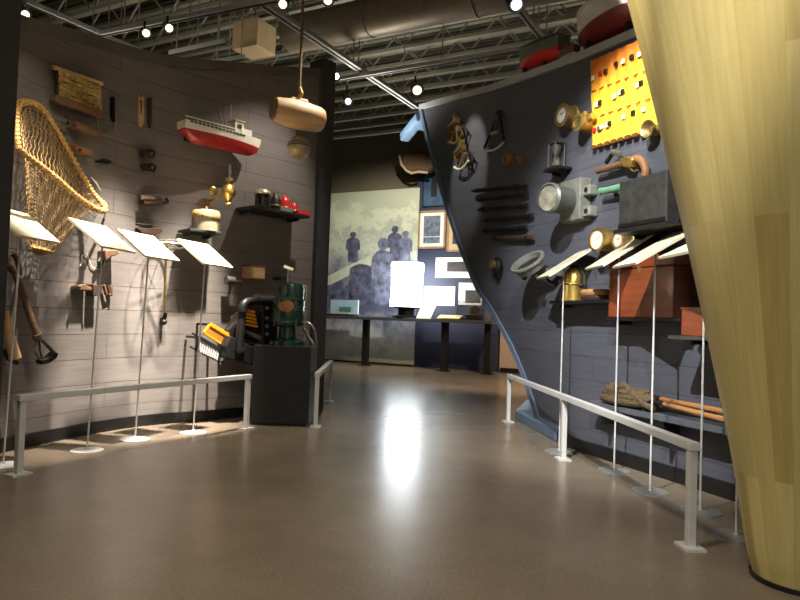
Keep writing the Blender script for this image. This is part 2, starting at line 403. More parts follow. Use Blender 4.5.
def seg_thing(name, label, cat, p0, p1, z0, z1, m, w_, t_, group=None):
    a, b = at_z(*p0, z0), at_z(*p1, z1)
    t = thing(name, label, cat, (a + b) / 2, 0, group)
    return t, a - (a + b) / 2, b - (a + b) / 2
def track(label, p0, p1, z=4.3, ext=0.0, w=.07):
    t, a, b = seg_thing('light_track', label, 'track', p0, p1, z, z, M_track, .06, .05, 'ceiling lighting tracks')
    d = (b - a).normalized(); b = b + d * ext
    MB().bar(a, b, w, .05).build('track_body', M_track, t, smooth=False)
    MB().bar(a + Vector((0, 0, -.028)), b + Vector((0, 0, -.028)), .022, .014).build('power_slot', M_black, t, smooth=False)
    for k in range(3):
        q = a + (b - a) * (.12 + .76 * k / 2); MB().cyl(q + Vector((0, 0, .02)), q + Vector((0, 0, 5.72 - z)), .008, seg=6).build('hanger_rod', M_ceil, t)
    return t
track('grey lighting track over the left wall by the black partition', (25, 1), (101, 34))
track('grey lighting track running up right above the net wall', (100, 34), (262, 2), ext=.4)
track('short grey lighting track dropping behind the left wall top', (103, 36), (142, 52))
track('long double lighting track running back to the bow top', (262, 3), (416, 107), w=.1)
track('cross lighting track crossing the long one beyond the hanging float', (334, 80), (545, 45), z=4.23, ext=.3)
track('lighting track above the small red boat', (514, 2), (550, 48))
track('thin lighting strip behind the left wall under the beige duct box', (170, 53), (226, 41), w=.05)
track('short bright lighting strip above the ship model', (213, 62), (245, 57), w=.05)

P = at_z(244, 47, 4.6)
t = thing('ventilation_box', 'beige square duct box hanging above the left wall', 'duct', P, TB)
MB().box((0, .2, .19), (.42, .4, .38)).build('box_body', M_duct, t, smooth=False, bevel=.01)
MB().cyl((0, .2, .37), (0, .2, 1.1), .012, seg=6).build('hanger_rod', M_ceil, t)
c = at_z(330, 26, 4.8)
t = thing('round_duct', 'large grey round duct running across under the ceiling joists', 'duct', c, TB)
w = MB(); w.cyl((-.65, 0, 0), (9, 0, 0), .23, seg=28); w.build('duct_tube', M_ductg, t)
for x in (0.6, 2.0, 3.4, 4.8): MB().torus((x, 0, 0), .232, .012, (1, 0, 0)).build('seam_ring', M_ductg, t)
for x in (0.6, 3.4, 6.2): MB().cyl((x, 0, .2), (x, 0, .88), .01, seg=6).build('hanger_rod', M_ceil, t)
a, b = at_z(330, 138, 5.0), at_z(412, 129, 5.0); m_ = (a + b) / 2; d = (b - a)
t = thing('white_pipe', 'pale pipe running high along the far back wall', 'pipe', m_, 0)
MB().cyl(-d, d, .045, seg=10).build('pipe', M_track, t)
for k in (-.8, 0, .8): MB().cyl(d * k, d * k + Vector((0, 0, .7)), .01, seg=6).build('hanger_rod', M_ceil, t)

LIGHTS = []
def spot(name, loc, target, power, size=45, col=(1, .9, .76), blend=.5, soft=.05):
    l = bpy.data.lights.new(name, 'SPOT'); l.energy = power; l.spot_size = radians(size); l.spot_blend = blend; l.color = col; l.shadow_soft_size = soft
    o = bpy.data.objects.new(name, l); COL.objects.link(o); o.location = loc
    o.rotation_euler = (Vector(target) - Vector(loc)).to_track_quat('-Z', 'Y').to_euler(); return o
def fixture(label, px, z, aim, cool=False, r=.06, top=4.27):
    P = at_z(*px, z); d = (Vector(aim) - P).normalized()
    t = thing('track_spotlight', label, 'spotlight', P, 0, 'track spotlights')
    MB().lathe([(0.012, -.2), (r * .7, -.19), (r * .8, -.06), (r, 0), (r, .03), (r * .9, .03), (r * .85, .0), (1e-4, -.01)], 18, axis=d).build('lamp_housing', M_black, t)
    MB().lathe([(1e-4, .012), (r * .62, .01), (r * .62, .02), (1e-4, .022)], 18, axis=d).build('lamp_face', M_bulbw if cool else M_bulb, t)
    MB().tube([-d * .12, -d * .12 + Vector((0, 0, .06)), Vector((-d.x * .12, -d.y * .12, max(.1, top - P.z)))], .014, 8).build('mounting_stem', M_black, t)
    return P
fixture('lit track spotlight at the far upper left beside the black partition', (25, 14), 4.12, (0, 3, 0))
fixture('left one of two glowing spotlights above the net wall', (146, 33), 4.1, (.2, 2, 1))
fixture('right one of two glowing spotlights above the net wall', (169, 28), 4.1, (.4, 2, 1))
fixture('dim spotlight at the top edge left of the hanging rope', (283, 4), 4.1, (-1.2, 2.5, 1.2))
fixture('dim spotlight at the top edge right of the hanging rope', (328, 0), 4.12, (-.5, 2, .5))
fixture('bright white spotlight hanging over the end of the left wall', (336, 76), 4.1, (.6, 3, .5), True)
fixture('bright white spotlight lower and right of its twin beyond the left wall end', (348, 101), 4.02, (.7, 4, .5), True)
fixture('glowing black spotlight hanging left above the bow top', (417, 90), 4.05, (1, 5, 1.6), r=.09)
fixture('bright white spotlight at the top edge above the small red boat', (516, 4), 4.2, (1.6, 4.5, 2.4), True, r=.085)

# ------------------------------------------------------------------ back of the room
f = Frame(BO, TB)
def mural_mat():
    m = bpy.data.materials.new('printed_photograph'); m.use_nodes = True; nt = m.node_tree; b = nt.nodes['Principled BSDF']; L = nt.links.new
    tc = nt.nodes.new('ShaderNodeTexCoord'); sp = nt.nodes.new('ShaderNodeSeparateXYZ'); L(tc.outputs['Object'], sp.inputs[0])
    n = nt.nodes.new('ShaderNodeTexNoise'); n.inputs['Scale'].default_value = 1.9; n.inputs['Detail'].default_value = 10; n.inputs['Roughness'].default_value = .74
    L(tc.outputs['Object'], n.inputs['Vector'])
    ad = nt.nodes.new('ShaderNodeMath'); ad.operation = 'MULTIPLY_ADD'; ad.inputs[1].default_value = 2.6; L(n.outputs[0], ad.inputs[0])
    L(sp.outputs[2], ad.inputs[2])
    cr = nt.nodes.new('ShaderNodeValToRGB'); e = cr.color_ramp.elements
    mr = nt.nodes.new('ShaderNodeMapRange'); mr.inputs[1].default_value = .95; mr.inputs[2].default_value = 5.5; L(ad.outputs[0], mr.inputs[0]); L(mr.outputs[0], cr.inputs[0])
    e[0].position = 0; e[0].color = rgb(186, 184, 166); e[1].position = 1; e[1].color = rgb(186, 188, 164)
    for p, c in ((.16, rgb(178, 176, 164)), (.27, rgb(132, 132, 138)), (.36, rgb(84, 84, 104)), (.47, rgb(76, 76, 98)), (.55, rgb(128, 130, 138)), (.62, rgb(158, 160, 154)), (.7, rgb(196, 198, 174)), (.76, rgb(168, 170, 154)), (.8, rgb(200, 202, 176)), (.9, rgb(182, 184, 162)), (.85, rgb(206, 208, 180))):
        x = e.new(p); x.color = c
    L(cr.outputs[0], b.inputs['Base Color']); b.inputs['Roughness'].default_value = .35
    return m
xl, xr = f.L(320.5, 361).x, f.L(414, 364).x; zt = f.L(372, 191).z
mu = thing('photo_mural', 'tall black and white photo mural of men by a boat on the back wall', 'mural', f.W(Vector((0, 0, 0))), TB)
MB().box(((xl + xr) / 2 - .06, .12, zt / 2 + .02), (xr - xl + .1, .24, zt - .03)).build('printed_panel', mural_mat(), mu, smooth=False)
M_fig = mat('printed_grey_violet', rgb(86, 86, 104), .4, var=.7, scale=6); M_fig2 = mat('printed_blue_grey', rgb(108, 110, 128), .4, var=.7, scale=6)
M_pl = mat('printed_pale', rgb(188, 190, 164), .4, var=.18, scale=3)
def printed(name, pts, m, lay=1, smooth=True):
    q = f.poly(pts)
    if smooth: q = [(v.x, v.y) for v in catmull([(x, z, 0) for x, z in q] + [(q[0][0], q[0][1], 0)], 4)[:-1]]
    MB().prism(q, -.002 * lay, .01).build(name, m, mu, smooth=False)
printed('printed_plank', [(326, 277), (352, 264), (384, 250), (390, 256), (356, 272), (326, 286)], M_pl, 1)
printed('printed_rock', [(350, 268), (360, 264), (372, 268), (377, 285), (374, 303), (352, 303), (349, 285)], M_fig, 2)
printed('printed_man', [(351.6, 232.0), (354.7, 232.0), (356.4, 233.5), (357.2, 234.2), (355.8, 234.7), (355.8, 236.5), (354.4, 237.4), (357.2, 238.6), (359.7, 241.0), (360.0, 248.5), (358.9, 250.6), (357.8, 250.0), (358.0, 256.0), (357.2, 262), (348.8, 262), (348.0, 256.0), (348.2, 250.0), (346.8, 250.6), (346.0, 247.0), (346.6, 241.0), (348.8, 238.6), (351.3, 237.4), (350.2, 235.9), (349.9, 234.1)], M_fig, 3)
printed('printed_man', [(380.7, 238.0), (385.8, 238.0), (388.5, 241.3), (389.9, 242.9), (387.6, 243.9), (387.6, 247.9), (385.3, 249.9), (389.9, 252.5), (394.0, 257.8), (394.5, 274.3), (392.7, 278.9), (390.8, 277.6), (391.3, 290.8), (389.9, 304), (376.1, 304), (374.7, 290.8), (375.2, 277.6), (372.9, 278.9), (371.5, 271.0), (372.4, 257.8), (376.1, 252.5), (380.2, 249.9), (378.4, 246.6), (377.9, 242.6)], M_fig2, 4)
printed('printed_man', [(393.5, 226.0), (396.8, 226.0), (398.6, 227.8), (399.5, 228.7), (398.0, 229.2), (398.0, 231.4), (396.5, 232.5), (399.5, 233.9), (402.2, 236.8), (402.5, 245.8), (401.3, 248.3), (400.1, 247.6), (400.4, 254.8), (399.5, 262), (390.5, 262), (389.6, 254.8), (389.9, 247.6), (388.4, 248.3), (387.5, 244.0), (388.1, 236.8), (390.5, 233.9), (393.2, 232.5), (392.0, 230.7), (391.7, 228.5)], M_fig, 3)
printed('printed_man', [(404.1, 231.0), (407.2, 231.0), (408.9, 232.7), (409.7, 233.6), (408.3, 234.1), (408.3, 236.1), (406.9, 237.1), (409.7, 238.5), (412.2, 241.2), (412.5, 249.7), (411.4, 252.1), (410.3, 251.4), (410.5, 258.2), (409.7, 265), (401.3, 265), (400.5, 258.2), (400.7, 251.4), (399.3, 252.1), (398.5, 248.0), (399.1, 241.2), (401.3, 238.5), (403.8, 237.1), (402.7, 235.4), (402.4, 233.4)], M_fig2, 4)
printed('printed_boat_side', [(326, 292), (348, 289), (352, 303), (326, 305)], M_fig, 2)

def framed(name, label, pts, fw_, fm, mm, prints, out=.03):
    cx = sum(p[0] for p in pts) / 4; cy = sum(p[1] for p in pts) / 4
    fr_ = BF(cx, cy, -.02); q = [fr_.L(*p) for p in pts]
    x0, x1 = min(v.x for v in q), max(v.x for v in q); z0, z1 = min(v.z for v in q), max(v.z for v in q)
    t = thing(name, label, 'picture', fr_.o, TB, 'framed pictures on the navy partition')
    if fw_:
        w = MB()
        w.box(((x0 + x1) / 2, -.016, z1 - fw_ / 2), (x1 - x0, .035, fw_)); w.box(((x0 + x1) / 2, -.016, z0 + fw_ / 2), (x1 - x0, .035, fw_))
        w.box((x0 + fw_ / 2, -.016, (z0 + z1) / 2), (fw_, .035, z1 - z0)); w.box((x1 - fw_ / 2, -.016, (z0 + z1) / 2), (fw_, .035, z1 - z0))
        w.build('frame', fm, t, smooth=False)
    MB().box(((x0 + x1) / 2, -.008, (z0 + z1) / 2), (x1 - x0 - .01, .018, z1 - z0 - .01)).build('mount_board', mm, t, smooth=False)
    for a, b, c, d, m in prints:
        MB().box((x0 + (x1 - x0) * (a + c) / 2, -.018, z0 + (z1 - z0) * (b + d) / 2), ((x1 - x0) * (c - a), .006, (z1 - z0) * (d - b))).build('print', m, t, smooth=False)
M_print = mat('printed_grey', rgb(96, 106, 118), .5, var=.6, scale=12); M_printd = mat('printed_dark', rgb(60, 52, 50), .5, var=.4, scale=10)
M_printb = mat('printed_blue', rgb(52, 74, 98), .5, var=.4, scale=4); M_printl = mat('printed_pale_blue', rgb(170, 196, 206), .5, var=.15, scale=6)
M_frame = mat('pale_frame_wood', rgb(150, 120, 84), .4)
framed('framed_picture', 'wood framed picture with a wide white mount beside the mural', [(419.5, 212), (445.5, 210), (445.5, 247), (418, 249)], .045, M_frame, M_paper, [(.2, .32, .8, .86, M_print), (.2, .14, .8, .3, M_print)])
framed('framed_picture', 'wood framed picture half hidden behind the bow stem', [(448, 213), (466, 213), (466, 251), (448, 252)], .045, M_frame, M_duct, [(.3, .2, .9, .8, M_printd)])
framed('framed_picture', 'wide white unframed print with dark centre below the two frames', [(436, 257.5), (474, 257), (475, 278), (436, 278)], 0, None, M_paper, [(.3, .3, .82, .78, M_printd)])
framed('framed_picture', 'white print with dark ship shapes just right of the glowing drum', [(425, 286), (455, 287), (455, 305), (425, 305.5)], 0, None, M_paper, [(.12, .1, .68, .8, M_printl), (.3, .1, .42, .36, M_printd), (.55, .1, .64, .36, M_printd)])
framed('framed_picture', 'white print with dark middle lowest and furthest right on the partition', [(459, 282.5), (482, 283), (482, 305), (459, 305)], 0, None, M_paper, [(.3, .1, .95, .66, M_printd)])
framed('framed_picture', 'tall dark blue picture at the top of the navy partition', [(424, 175), (446, 174), (446, 206), (424, 207)], .02, M_black, M_printb, [(.35, .3, .6, .98, M_black)])
# carved wooden piece
P = BF(418, 163, .3); t = thing('carved_sternboard', 'brown carved wooden piece with pale rim high up beside the bow stem', 'carving', P.o, TB)
w = MB(); random.seed(3)
pts = [(403, 159), (407, 152), (414, 153), (420, 151), (428, 153), (434, 159), (435, 168), (430, 173), (420, 172), (411, 173), (404, 168)]
w.prism([(v[0], v[1]) for v in P.poly(pts, 0)], -.12, .12); w.build('carved_body', M_wood, t, bevel=.05)
q = [P.L(*p) + Vector((0, -.13, 0)) for p in [(402, 157), (404, 166), (409, 172), (414, 174.5), (421, 173), (430, 174)]]
MB().tube(q, .03, 8).build('pale_rim', M_duct, t)
MB().cyl((.1, .12, 0), (.1, .3, 0), .05).build('wall_bracket', M_black, t)

# counter table along the back
OUT = .95
tl = f.L(321, 314, OUT); trr = f.L(492, 319.5, OUT); zt = 1.1
t = thing('display_counter', 'long narrow black counter standing in front of the mural and navy panels', 'counter', f.W(Vector((tl.x, -OUT, 0))), TB)
Lc = trr.x - tl.x
MB().box((Lc / 2 - .3, .3, zt - .035), (Lc + .6, .62, .07)).build('counter_top', mat('counter_grey', rgb(72, 74, 76), .3), t, smooth=False, bevel=.008)
for px, py in ((365, 362), (444, 370), (487, 374)):
    x = f.L(px, py, OUT - .25).x - tl.x
    lg = MB().box((x, .25, (zt - .07) / 2), (.14, .1, zt - .07)).build('leg', M_black, t, smooth=False)
    MB().box((x, .25, .012), (.24, .2, .024)).build('foot_plate', M_black, lg, smooth=False)
def on_counter(px, d=.3):
    v = f.L(px, 315, OUT - d); return f.W(Vector((v.x, -(OUT - d), zt)))
P = on_counter(406, .28)
t = thing('lighthouse_lens_lamp', 'glowing white drum lamp standing on the counter before the mural', 'lamp', P, TB)
k = (P - CAM).y / 650
zb, z1, r = 11 * k, 55 * k, 16.5 * k
MB().lathe([(r * .98, zb), (r * 1.0, zb + .04), (r * .95, (zb + z1) / 2), (r * 1.0, z1 - .04), (r * .97, z1)], 40).build('glass_drum', M_lamp, t)
MB().lathe([(r * .85, 0), (r * .85, .04), (r * .5, .06), (r * .5, zb - .04), (r * .9, zb - .02), (r * .9, zb)], 32).build('lamp_base', M_iron, t)
MB().lathe([(r * .9, z1), (r * .9, z1 + .02), (r * .2, z1 + .05)], 32).build('lamp_cap', M_iron2, t)
P = on_counter(426, .2)
t = thing('tent_card', 'cream leaning card standing on the counter right of the drum lamp', 'sign', P, TB)
w = MB(); w.rings([[Vector((-.18, -.12, 0)), Vector((.16, -.12, 0)), Vector((.22, .1, .36)), Vector((-.12, .1, .36))], [Vector((-.18, -.105, 0)), Vector((.16, -.105, 0)), Vector((.22, .115, .36)), Vector((-.12, .115, .36))]])
w.build('card', M_white, t, smooth=False)
MB().bar((.02, .11, .33), (.02, .2, 0), .05, .01).build('prop_strut', M_black, t)
P = on_counter(450, .1)
t = thing('sloping_label_board', 'yellowish flat label board lying on the counter edge', 'sign', P, TB)
MB().box((0, -.02, .05), (.5, .2, .012), Matrix.Rotation(.35, 3, 'X')).build('board', mat('pale_yellow_card', rgb(226, 214, 150), .5, var=.03), t, smooth=False)
MB().box((0, .02, .022), (.4, .06, .045)).build('wedge_rest', M_black, t, smooth=False)
P = on_counter(342, .3)
t = thing('painted_diorama', 'small pale blue seascape panel on the left end of the counter', 'display', P, TB)
MB().box((0, .1, .2), (.74, .05, .34)).build('backboard', M_printl, t, smooth=False)
MB().box((0, .02, .02), (.74, .25, .04)).build('tray', M_black, t, smooth=False)
MB().box((.05, .068, .16), (.3, .02, .1)).build('painted_pier', mat('printed_teal', rgb(76, 130, 130), .5), t, smooth=False)
MB().box((-.1, .07, .07), (.5, .015, .05)).build('painted_shore', M_pl, t, smooth=False)
P = on_counter(474, .25)
t = thing('model_on_base', 'small brown model under clear cover at the right end of the counter', 'model', P, TB)
w = MB(); w.lathe([(.02, 0), (.16, .02), (.2, .1), (.1, .14), (.12, .24), (.04, .3)], 14); w.build('model_body', M_woodd, t)
MB().box((0, 0, .2), (.62, .4, .4)).build('clear_cover', M_glass, t, smooth=False)
MB().box((-.1, .0, .015), (.5, .35, .03)).build('plinth', M_iron, t, smooth=False)

# ------------------------------------------------------------------ rails, stands, column
def rail(name, label, posts, zh=.48):
    P = [at_z(*p) for p in posts]; t = thing(name, label, 'barrier', P[0], 0, 'low grey barrier rails')
    Q = [p - P[0] for p in P]; d = (Q[-1] - Q[0]).normalized()
    MB().bar(Q[0] - d * .03 + Vector((0, 0, zh)), Q[-1] + d * .03 + Vector((0, 0, zh)), .05, .042).build('top_rail', M_steelw, t, smooth=False, bevel=.004)
    for q in Q:
        l = MB().bar(q + Vector((0, 0, .005)), q + Vector((0, 0, zh - .02)), .04, .04, (d.x, d.y, 0)).build('post', M_steelw, t, smooth=False, bevel=.003)
        MB().box(q + Vector((0, 0, .006)), (.13, .1, .012), Matrix.Rotation(atan2(d.y, d.x), 3, 'Z')).build('foot_plate', M_steelw, l, smooth=False)
rail('barrier_rail', 'low grey barrier rail in front of the curved left wall', [(18, 475), (246, 429)])
rail('barrier_rail', 'short grey barrier rail going back behind the black pedestal', [(315.5, 427), (329.5, 402)], .5)
rail('barrier_rail', 'low grey barrier rail with three posts in front of the bow wall', [(690, 548), (563, 459.5), (508, 422)], .49)

G1 = 'label stands along the left wall'; G2 = 'label stands along the bow wall'
def stand(label, base, ctr_y, th, a_, m_, n_, group, ctr=None):
    """label panel on a thin pole; a_ = width along th, m_/n_ = depth and drop of the tilt"""
    P = at_z(*base); v = P - CAM; w_ = v.dot(fw)
    # height of the panel centre above the floor
    zc = EYE + (EYE - 0) * 0
    X = Vector((cos(th), sin(th), 0)); N = Vector((sin(th), -cos(th), 0))
    d = ray(base[0] + (0 if ctr is None else ctr), ctr_y); zc = (CAM + d * ((P.y - CAM.y) / d.y)).z
    t = thing('label_stand', label, 'label stand', P, 0, group)
    c = Vector((.04 if group == G1 else 0, 0, zc)); u = X * a_ / 2; s = N * m_ / 2 - Vector((0, 0, n_ / 2)); k = u.cross(s).normalized() * .008
    if k.z < 0: k = -k
    w = MB(); w.rings([[c - u - s + e, c + u - s + e, c + u + s + e, c - u + s + e] for e in (k, -k)]); w.build('label_panel', M_white, t, smooth=False)
    MB().cyl((0, 0, .01), c - Vector((0, 0, .012)), .0065, seg=10).build('pole', M_steelw, t)
    MB().lathe([(.115, 0), (.115, .008), (.02, .014), (.012, .03)], 28).build('base_disc', M_steelw if group == G1 else mat('shaded_steel', rgb(142, 142, 140), .4, .2, var=.05), t)  # right discs: same steel, the weaker light there darkens the colour
    MB().bar(c - u * .3 - k * 1.7, c + u * .3 - k * 1.7, .05, .012).build('panel_bracket', M_iron2, t, smooth=False)
thl = radians(80)
stand('cream label stand partly hidden by the black partition at far left', (3, 466), 224, thl, .4, .27, .2, G1, 10)
stand('cream label stand in front of the golden net corner', (87, 451), 236, thl, .43, .27, .2, G1, 13)
stand('cream label stand before the wire ring and its wheel shaped shadow', (135, 440), 246, radians(72), .43, .28, .21, G1, 14)
stand('cream label stand below the basket topped lamp shade', (193, 433), 254, radians(70), .43, .28, .21, G1, 11)
thr = radians(-86)
stand('cream label stand before the brass dome lamp', (559, 452), 264, thr, .35, .36, .24, G2, 2)
stand('cream label stand in front of the left part of the mahogany box', (614, 471), 252, thr, .36, .38, .25, G2, 7)
stand('cream label stand in front of the right part of the mahogany box', (650, 492), 248, thr, .36, .42, .25, G2, 8)
stand('label stand with pole and disc seen just left of the yellow column', (700, 512), 240, thr, .35, .4, .2, G2, 6)
stand('label stand almost hidden by the yellow column with only its disc showing', (736, 537), 232, thr, .18, .3, .2, G2, 3)

CX, CY = 1.75, 2.8
cp = [(.184, 0), (.193, .04), (.217, .139), (.262, .42), (.325, .74), (.46, 1.373), (.649, 2.173), (.757, 2.607), (1.1, 3.9), (1.32, 4.7)]
t = thing('tapered_wood_column', 'huge yellow wooden staved column flaring upward at the right edge', 'column', (CX, CY, 0), 0)
w = MB(); P3 = catmull([(r, 0, z) for r, z in cp], 5)
w.lathe([(p.x, p.z) for p in P3], 72)
o = w.build('stave_shell', M_column, t)
def uvc(co, lp):
    return (atan2(co.y, co.x) * .55, co.z)
me = o.data; uvl_ = me.uv_layers.new(name='UVMap')
for poly in me.polygons:
    an = [atan2(me.vertices[me.loops[l].vertex_index].co.y, me.vertices[me.loops[l].vertex_index].co.x) for l in poly.loop_indices]
    wrap = max(an) - min(an) > pi
    for l, a in zip(poly.loop_indices, an):
        if wrap and a < 0: a += 2 * pi
        uvl_.data[l].uv = (a * .62, me.vertices[me.loops[l].vertex_index].co.z)
MB().lathe([(.19, .001), (.2, .001), (.2, .02), (.185, .02)], 48).build('base_ring', M_base, t)

# ------------------------------------------------------------------ generic small builders
def wthing(fr_, name, label, cat, group=None): return thing(name, label, cat, fr_.o, fr_.th, group)
def shelf(fr_, label, p0, p1, depth, thick=.025, m=None, drop=True):
    a, b = fr_.L(*p0, depth), fr_.L(*p1, depth); z = a.z
    t = wthing(fr_, 'wall_shelf', label, 'shelf')
    x0, x1 = min(a.x, b.x), max(a.x, b.x)
    MB().box(((x0 + x1) / 2, -depth / 2, z - thick / 2), (x1 - x0, depth, thick)).build('shelf_board', m or M_black, t, smooth=False, bevel=.003)
    for x in (x0 + .06, x1 - .06): MB().prism([(x - .008, z - thick), (x + .008, z - thick), (x + .008, z - thick - .03), (x - .008, z - thick - .03)], -depth * .6, 0).build('shelf_bracket', M_black, t, smooth=False)
    return t, z, x0, x1
def hull(t, L, B, D, wl, low, high, rise=.35, flip=1, tr=.55, stern=.15, parts=('hull_bottom', 'hull_topsides', 'deck')):
    """boat hull, stern at x=-L/2, bow at x=+L/2 (times flip), keel at z=0, centred on y=0"""
    N = 22
    def sec(k):
        u = k / N; b = B / 2 * (1 - max(0, (u - .35) / .65) ** 2.4) * (tr + (1 - tr) * min(1, u / .35)); b = max(b, .004)
        sh = D * (1 + rise * max(0, u - .3) ** 1.8 + .08 * (1 - u) ** 2); zw = D * wl * (1 + .0 * u)
        kz = D * .3 * max(0, (u - .86) / .14) ** 2 + D * stern * max(0, (.14 - u) / .14) ** 1.5
        def X(z): return flip * (-L / 2 + L * u * (.93 + .07 * min(1, z / D)))
        bw_ = b * .9
        lo = [(0.004, kz), (bw_ * .55, kz + D * .1), (bw_ * .9, zw * .62 + kz * .3), (bw_, max(zw, kz + .01))]
        hi = [(bw_, max(zw, kz + .01)), (b * .97, (zw + sh) / 2), (b, sh)]
        mk = lambda pr: [Vector((X(z), -y, z)) for y, z in pr] + [Vector((X(z), y, z)) for y, z in pr[::-1]]
        return mk(lo), mk(hi), (b, sh, X)
    secs = [sec(k) for k in range(N + 1)]
    MB_ = MB(); MB_.rings([s[0] for s in secs]); MB_.build(parts[0], low, t)
    w = MB(); w.rings([s[1] for s in secs]); w.build(parts[1], high, t)
    return [s[2] for s in secs]

# ================================================================== LEFT WALL
# dip net --------------------------------------------------------------------
f = LF(60, 180); t = wthing(f, 'dip_net', 'golden twine net bag on a rope wrapped triangular hoop at far left', 'net')
hp = [(19, 150, .42), (17, 128, .2), (18, 108, .08), (24, 102, .05), (40, 107, .05), (54, 126, .05), (68, 150, .06), (82, 175, .08), (93, 193, .12), (104, 205, .2), (103, 211, .24), (92, 207, .28), (76, 196, .33), (58, 180, .38), (38, 164, .42)]
hoop = [f.L(x, y, o) for x, y, o in hp]
hoop = catmull(hoop + [hoop[0]], 5)[:-1]
MB().tube(hoop, .018, 8, loop=True).build('hoop_frame', M_rope, t)
nL = len(hoop); w = MB(); hx = []
for i in range(nL):
    p, q = hoop[i], hoop[(i + 1) % nL]; d_ = (q - p).normalized(); x_ = d_.cross(Vector((0, 0, 1))).normalized(); y_ = d_.cross(x_)
    for k in range(6):
        a_ = 2 * pi * k / 6; hx.append(p.lerp(q, k / 6) + (x_ * cos(a_) + y_ * sin(a_)) * .02)
w.tube(hx, .008, 5, loop=True)
w.build('rope_wrapping', M_rope, t)
def resample(P, n):
    P = P + [P[0]]; D = [0]
    for a, b in zip(P, P[1:]): D.append(D[-1] + (b - a).length)
    out = []
    for i in range(n):
        s = D[-1] * i / n; k = max(q for q in range(len(D)) if D[q] <= s + 1e-9); k = min(k, len(P) - 2)
        out.append(P[k].lerp(P[k + 1], (s - D[k]) / max(1e-9, D[k + 1] - D[k])))
    return out
NS_ = 46; ring0 = resample(hoop, NS_); bot = f.L(40, 255, .14); rr_ = []
for k in range(29):
    q = k / 28; pr = []
    for i, p in enumerate(ring0):
        a = 2 * pi * i / NS_
        tgt = bot + Vector((-.105 * cos(a) , .085 * sin(a), 0)) * (1 - .75 * max(0, (q - .8) / .2) ** 2)
        e = q ** .45
        x = p.x + (tgt.x - p.x) * e; y = p.y + (tgt.y - p.y) * q ** .7
        z = p.z + (bot.z - p.z) * q
        wob = .012 * sin(i * 1.9 + k * .8)
        pr.append(Vector((x + wob, y + wob * .6, z)))
    rr_.append(pr)
def netting(name, rr, th, cap, m):
    w = MB(); w.rings(rr, cap=cap); o = w.build(name, m, t, smooth=False)
    md = o.modifiers.new('strands', 'WIREFRAME'); md.thickness = th; md.use_even_offset = False; md.use_replace = True
    return o
netting('net_bag', rr_, .0062, False, M_net)
low = [[p.lerp(Vector((bot.x, bot.y, p.z)), -.06) for p in r] for r in rr_[25:]]
w = MB(); w.rings(low[1:]); o = w.build('net_tip', mat('bunched_twine', rgb(186, 146, 84), .9, var=.55, scale=38, bump=1.0), t)
# net stretched against the wall inside the hoop
pl = [(22, 106), (40, 110), (54, 128), (68, 152), (82, 178), (98, 202), (92, 206), (60, 184), (36, 166), (20, 150)]
w = MB(); A_ = [f.L(x, y, .05) for x, y in [(22, 106), (40, 110), (54, 128), (68, 152), (82, 178), (100, 203)]]; B_ = [f.L(x, y, .2) for x, y in [(19, 150), (30, 158), (46, 170), (62, 183), (78, 195), (100, 208)]]
A_ = catmull(A_, 4); B_ = catmull(B_, 4)
w.rings([[a.lerp(b, k / 12) + Vector((.008 * sin(k * 2 + i), .03 * sin(pi * k / 12), -.03 * sin(pi * k / 12))) for k in range(13)] for i, (a, b) in enumerate(zip(A_, B_))], closed=False, cap=False)
o = w.build('net_mouth', M_net, t, smooth=False); md = o.modifiers.new('strands', 'WIREFRAME'); md.thickness = .005; md.use_even_offset = False
MB().tube([f.L(104, 207, .2), f.L(105, 214, .1), f.L(104, 219, 0)], .01, 6).build('hanging_hook', M_steel, t)

# line winder ----------------------------------------------------------------
f = LF(78, 92); t = wthing(f, 'line_winder', 'wooden frame wound with straw coloured fishing line, high on the left wall', 'line winder')
L = lambda x, y, o=.05: f.L(x, y, o)
MB().bar(L(53, 67), L(102, 84), .03, .03).build('top_bar', M_woodl, t, smooth=False, bevel=.004)
MB().bar(L(53, 98, .07), L(104, 116, .07), .07, .05).build('bottom_bar', M_wood, t, smooth=False, bevel=.006)
MB().bar(L(58, 67), L(58, 101), .022).build('side_bar', M_woodd, t, smooth=False)
MB().bar(L(99, 83), L(100, 114), .022).build('side_bar', M_woodl, t, smooth=False)
w = MB(); random.seed(11)
for k in range(17):
    q = (k + .5) / 17; a = L(58.5, 70, .06).lerp(L(58.5, 98, .06), q); b = L(99, 86, .06).lerp(L(99.5, 113, .06), q)
    w.tube([a.lerp(b, u / 6) + Vector((0, 0, random.uniform(-.008, .008))) for u in range(7)], .0075, 5)
w.build('wound_line', M_cord, t)
w = MB(); w.cyl(L(60, 82, 0), L(60, 82, .06), .01, seg=6); w.cyl(L(98, 98, 0), L(98, 98, .06), .01, seg=6); w.build('mounting_peg', M_iron, t)
# hook
f = LF(108, 115); t = wthing(f, 'fish_hook', 'large thin J shaped hook right of the line winder', 'hook')
MB().tube(catmull([f.L(x, y, .03) for x, y in [(114.5, 98), (115, 112), (115.5, 124), (112, 132), (105, 135), (99, 130), (97.5, 121), (98, 113)]], 5), .0085, 8).build('hook_wire', M_grey, t)
MB().prism(f.poly([(112.6, 97), (114.2, 97), (114.6, 122), (112.4, 118)], .03), -.04, 0).build('shank_plate', M_iron, t, smooth=False)
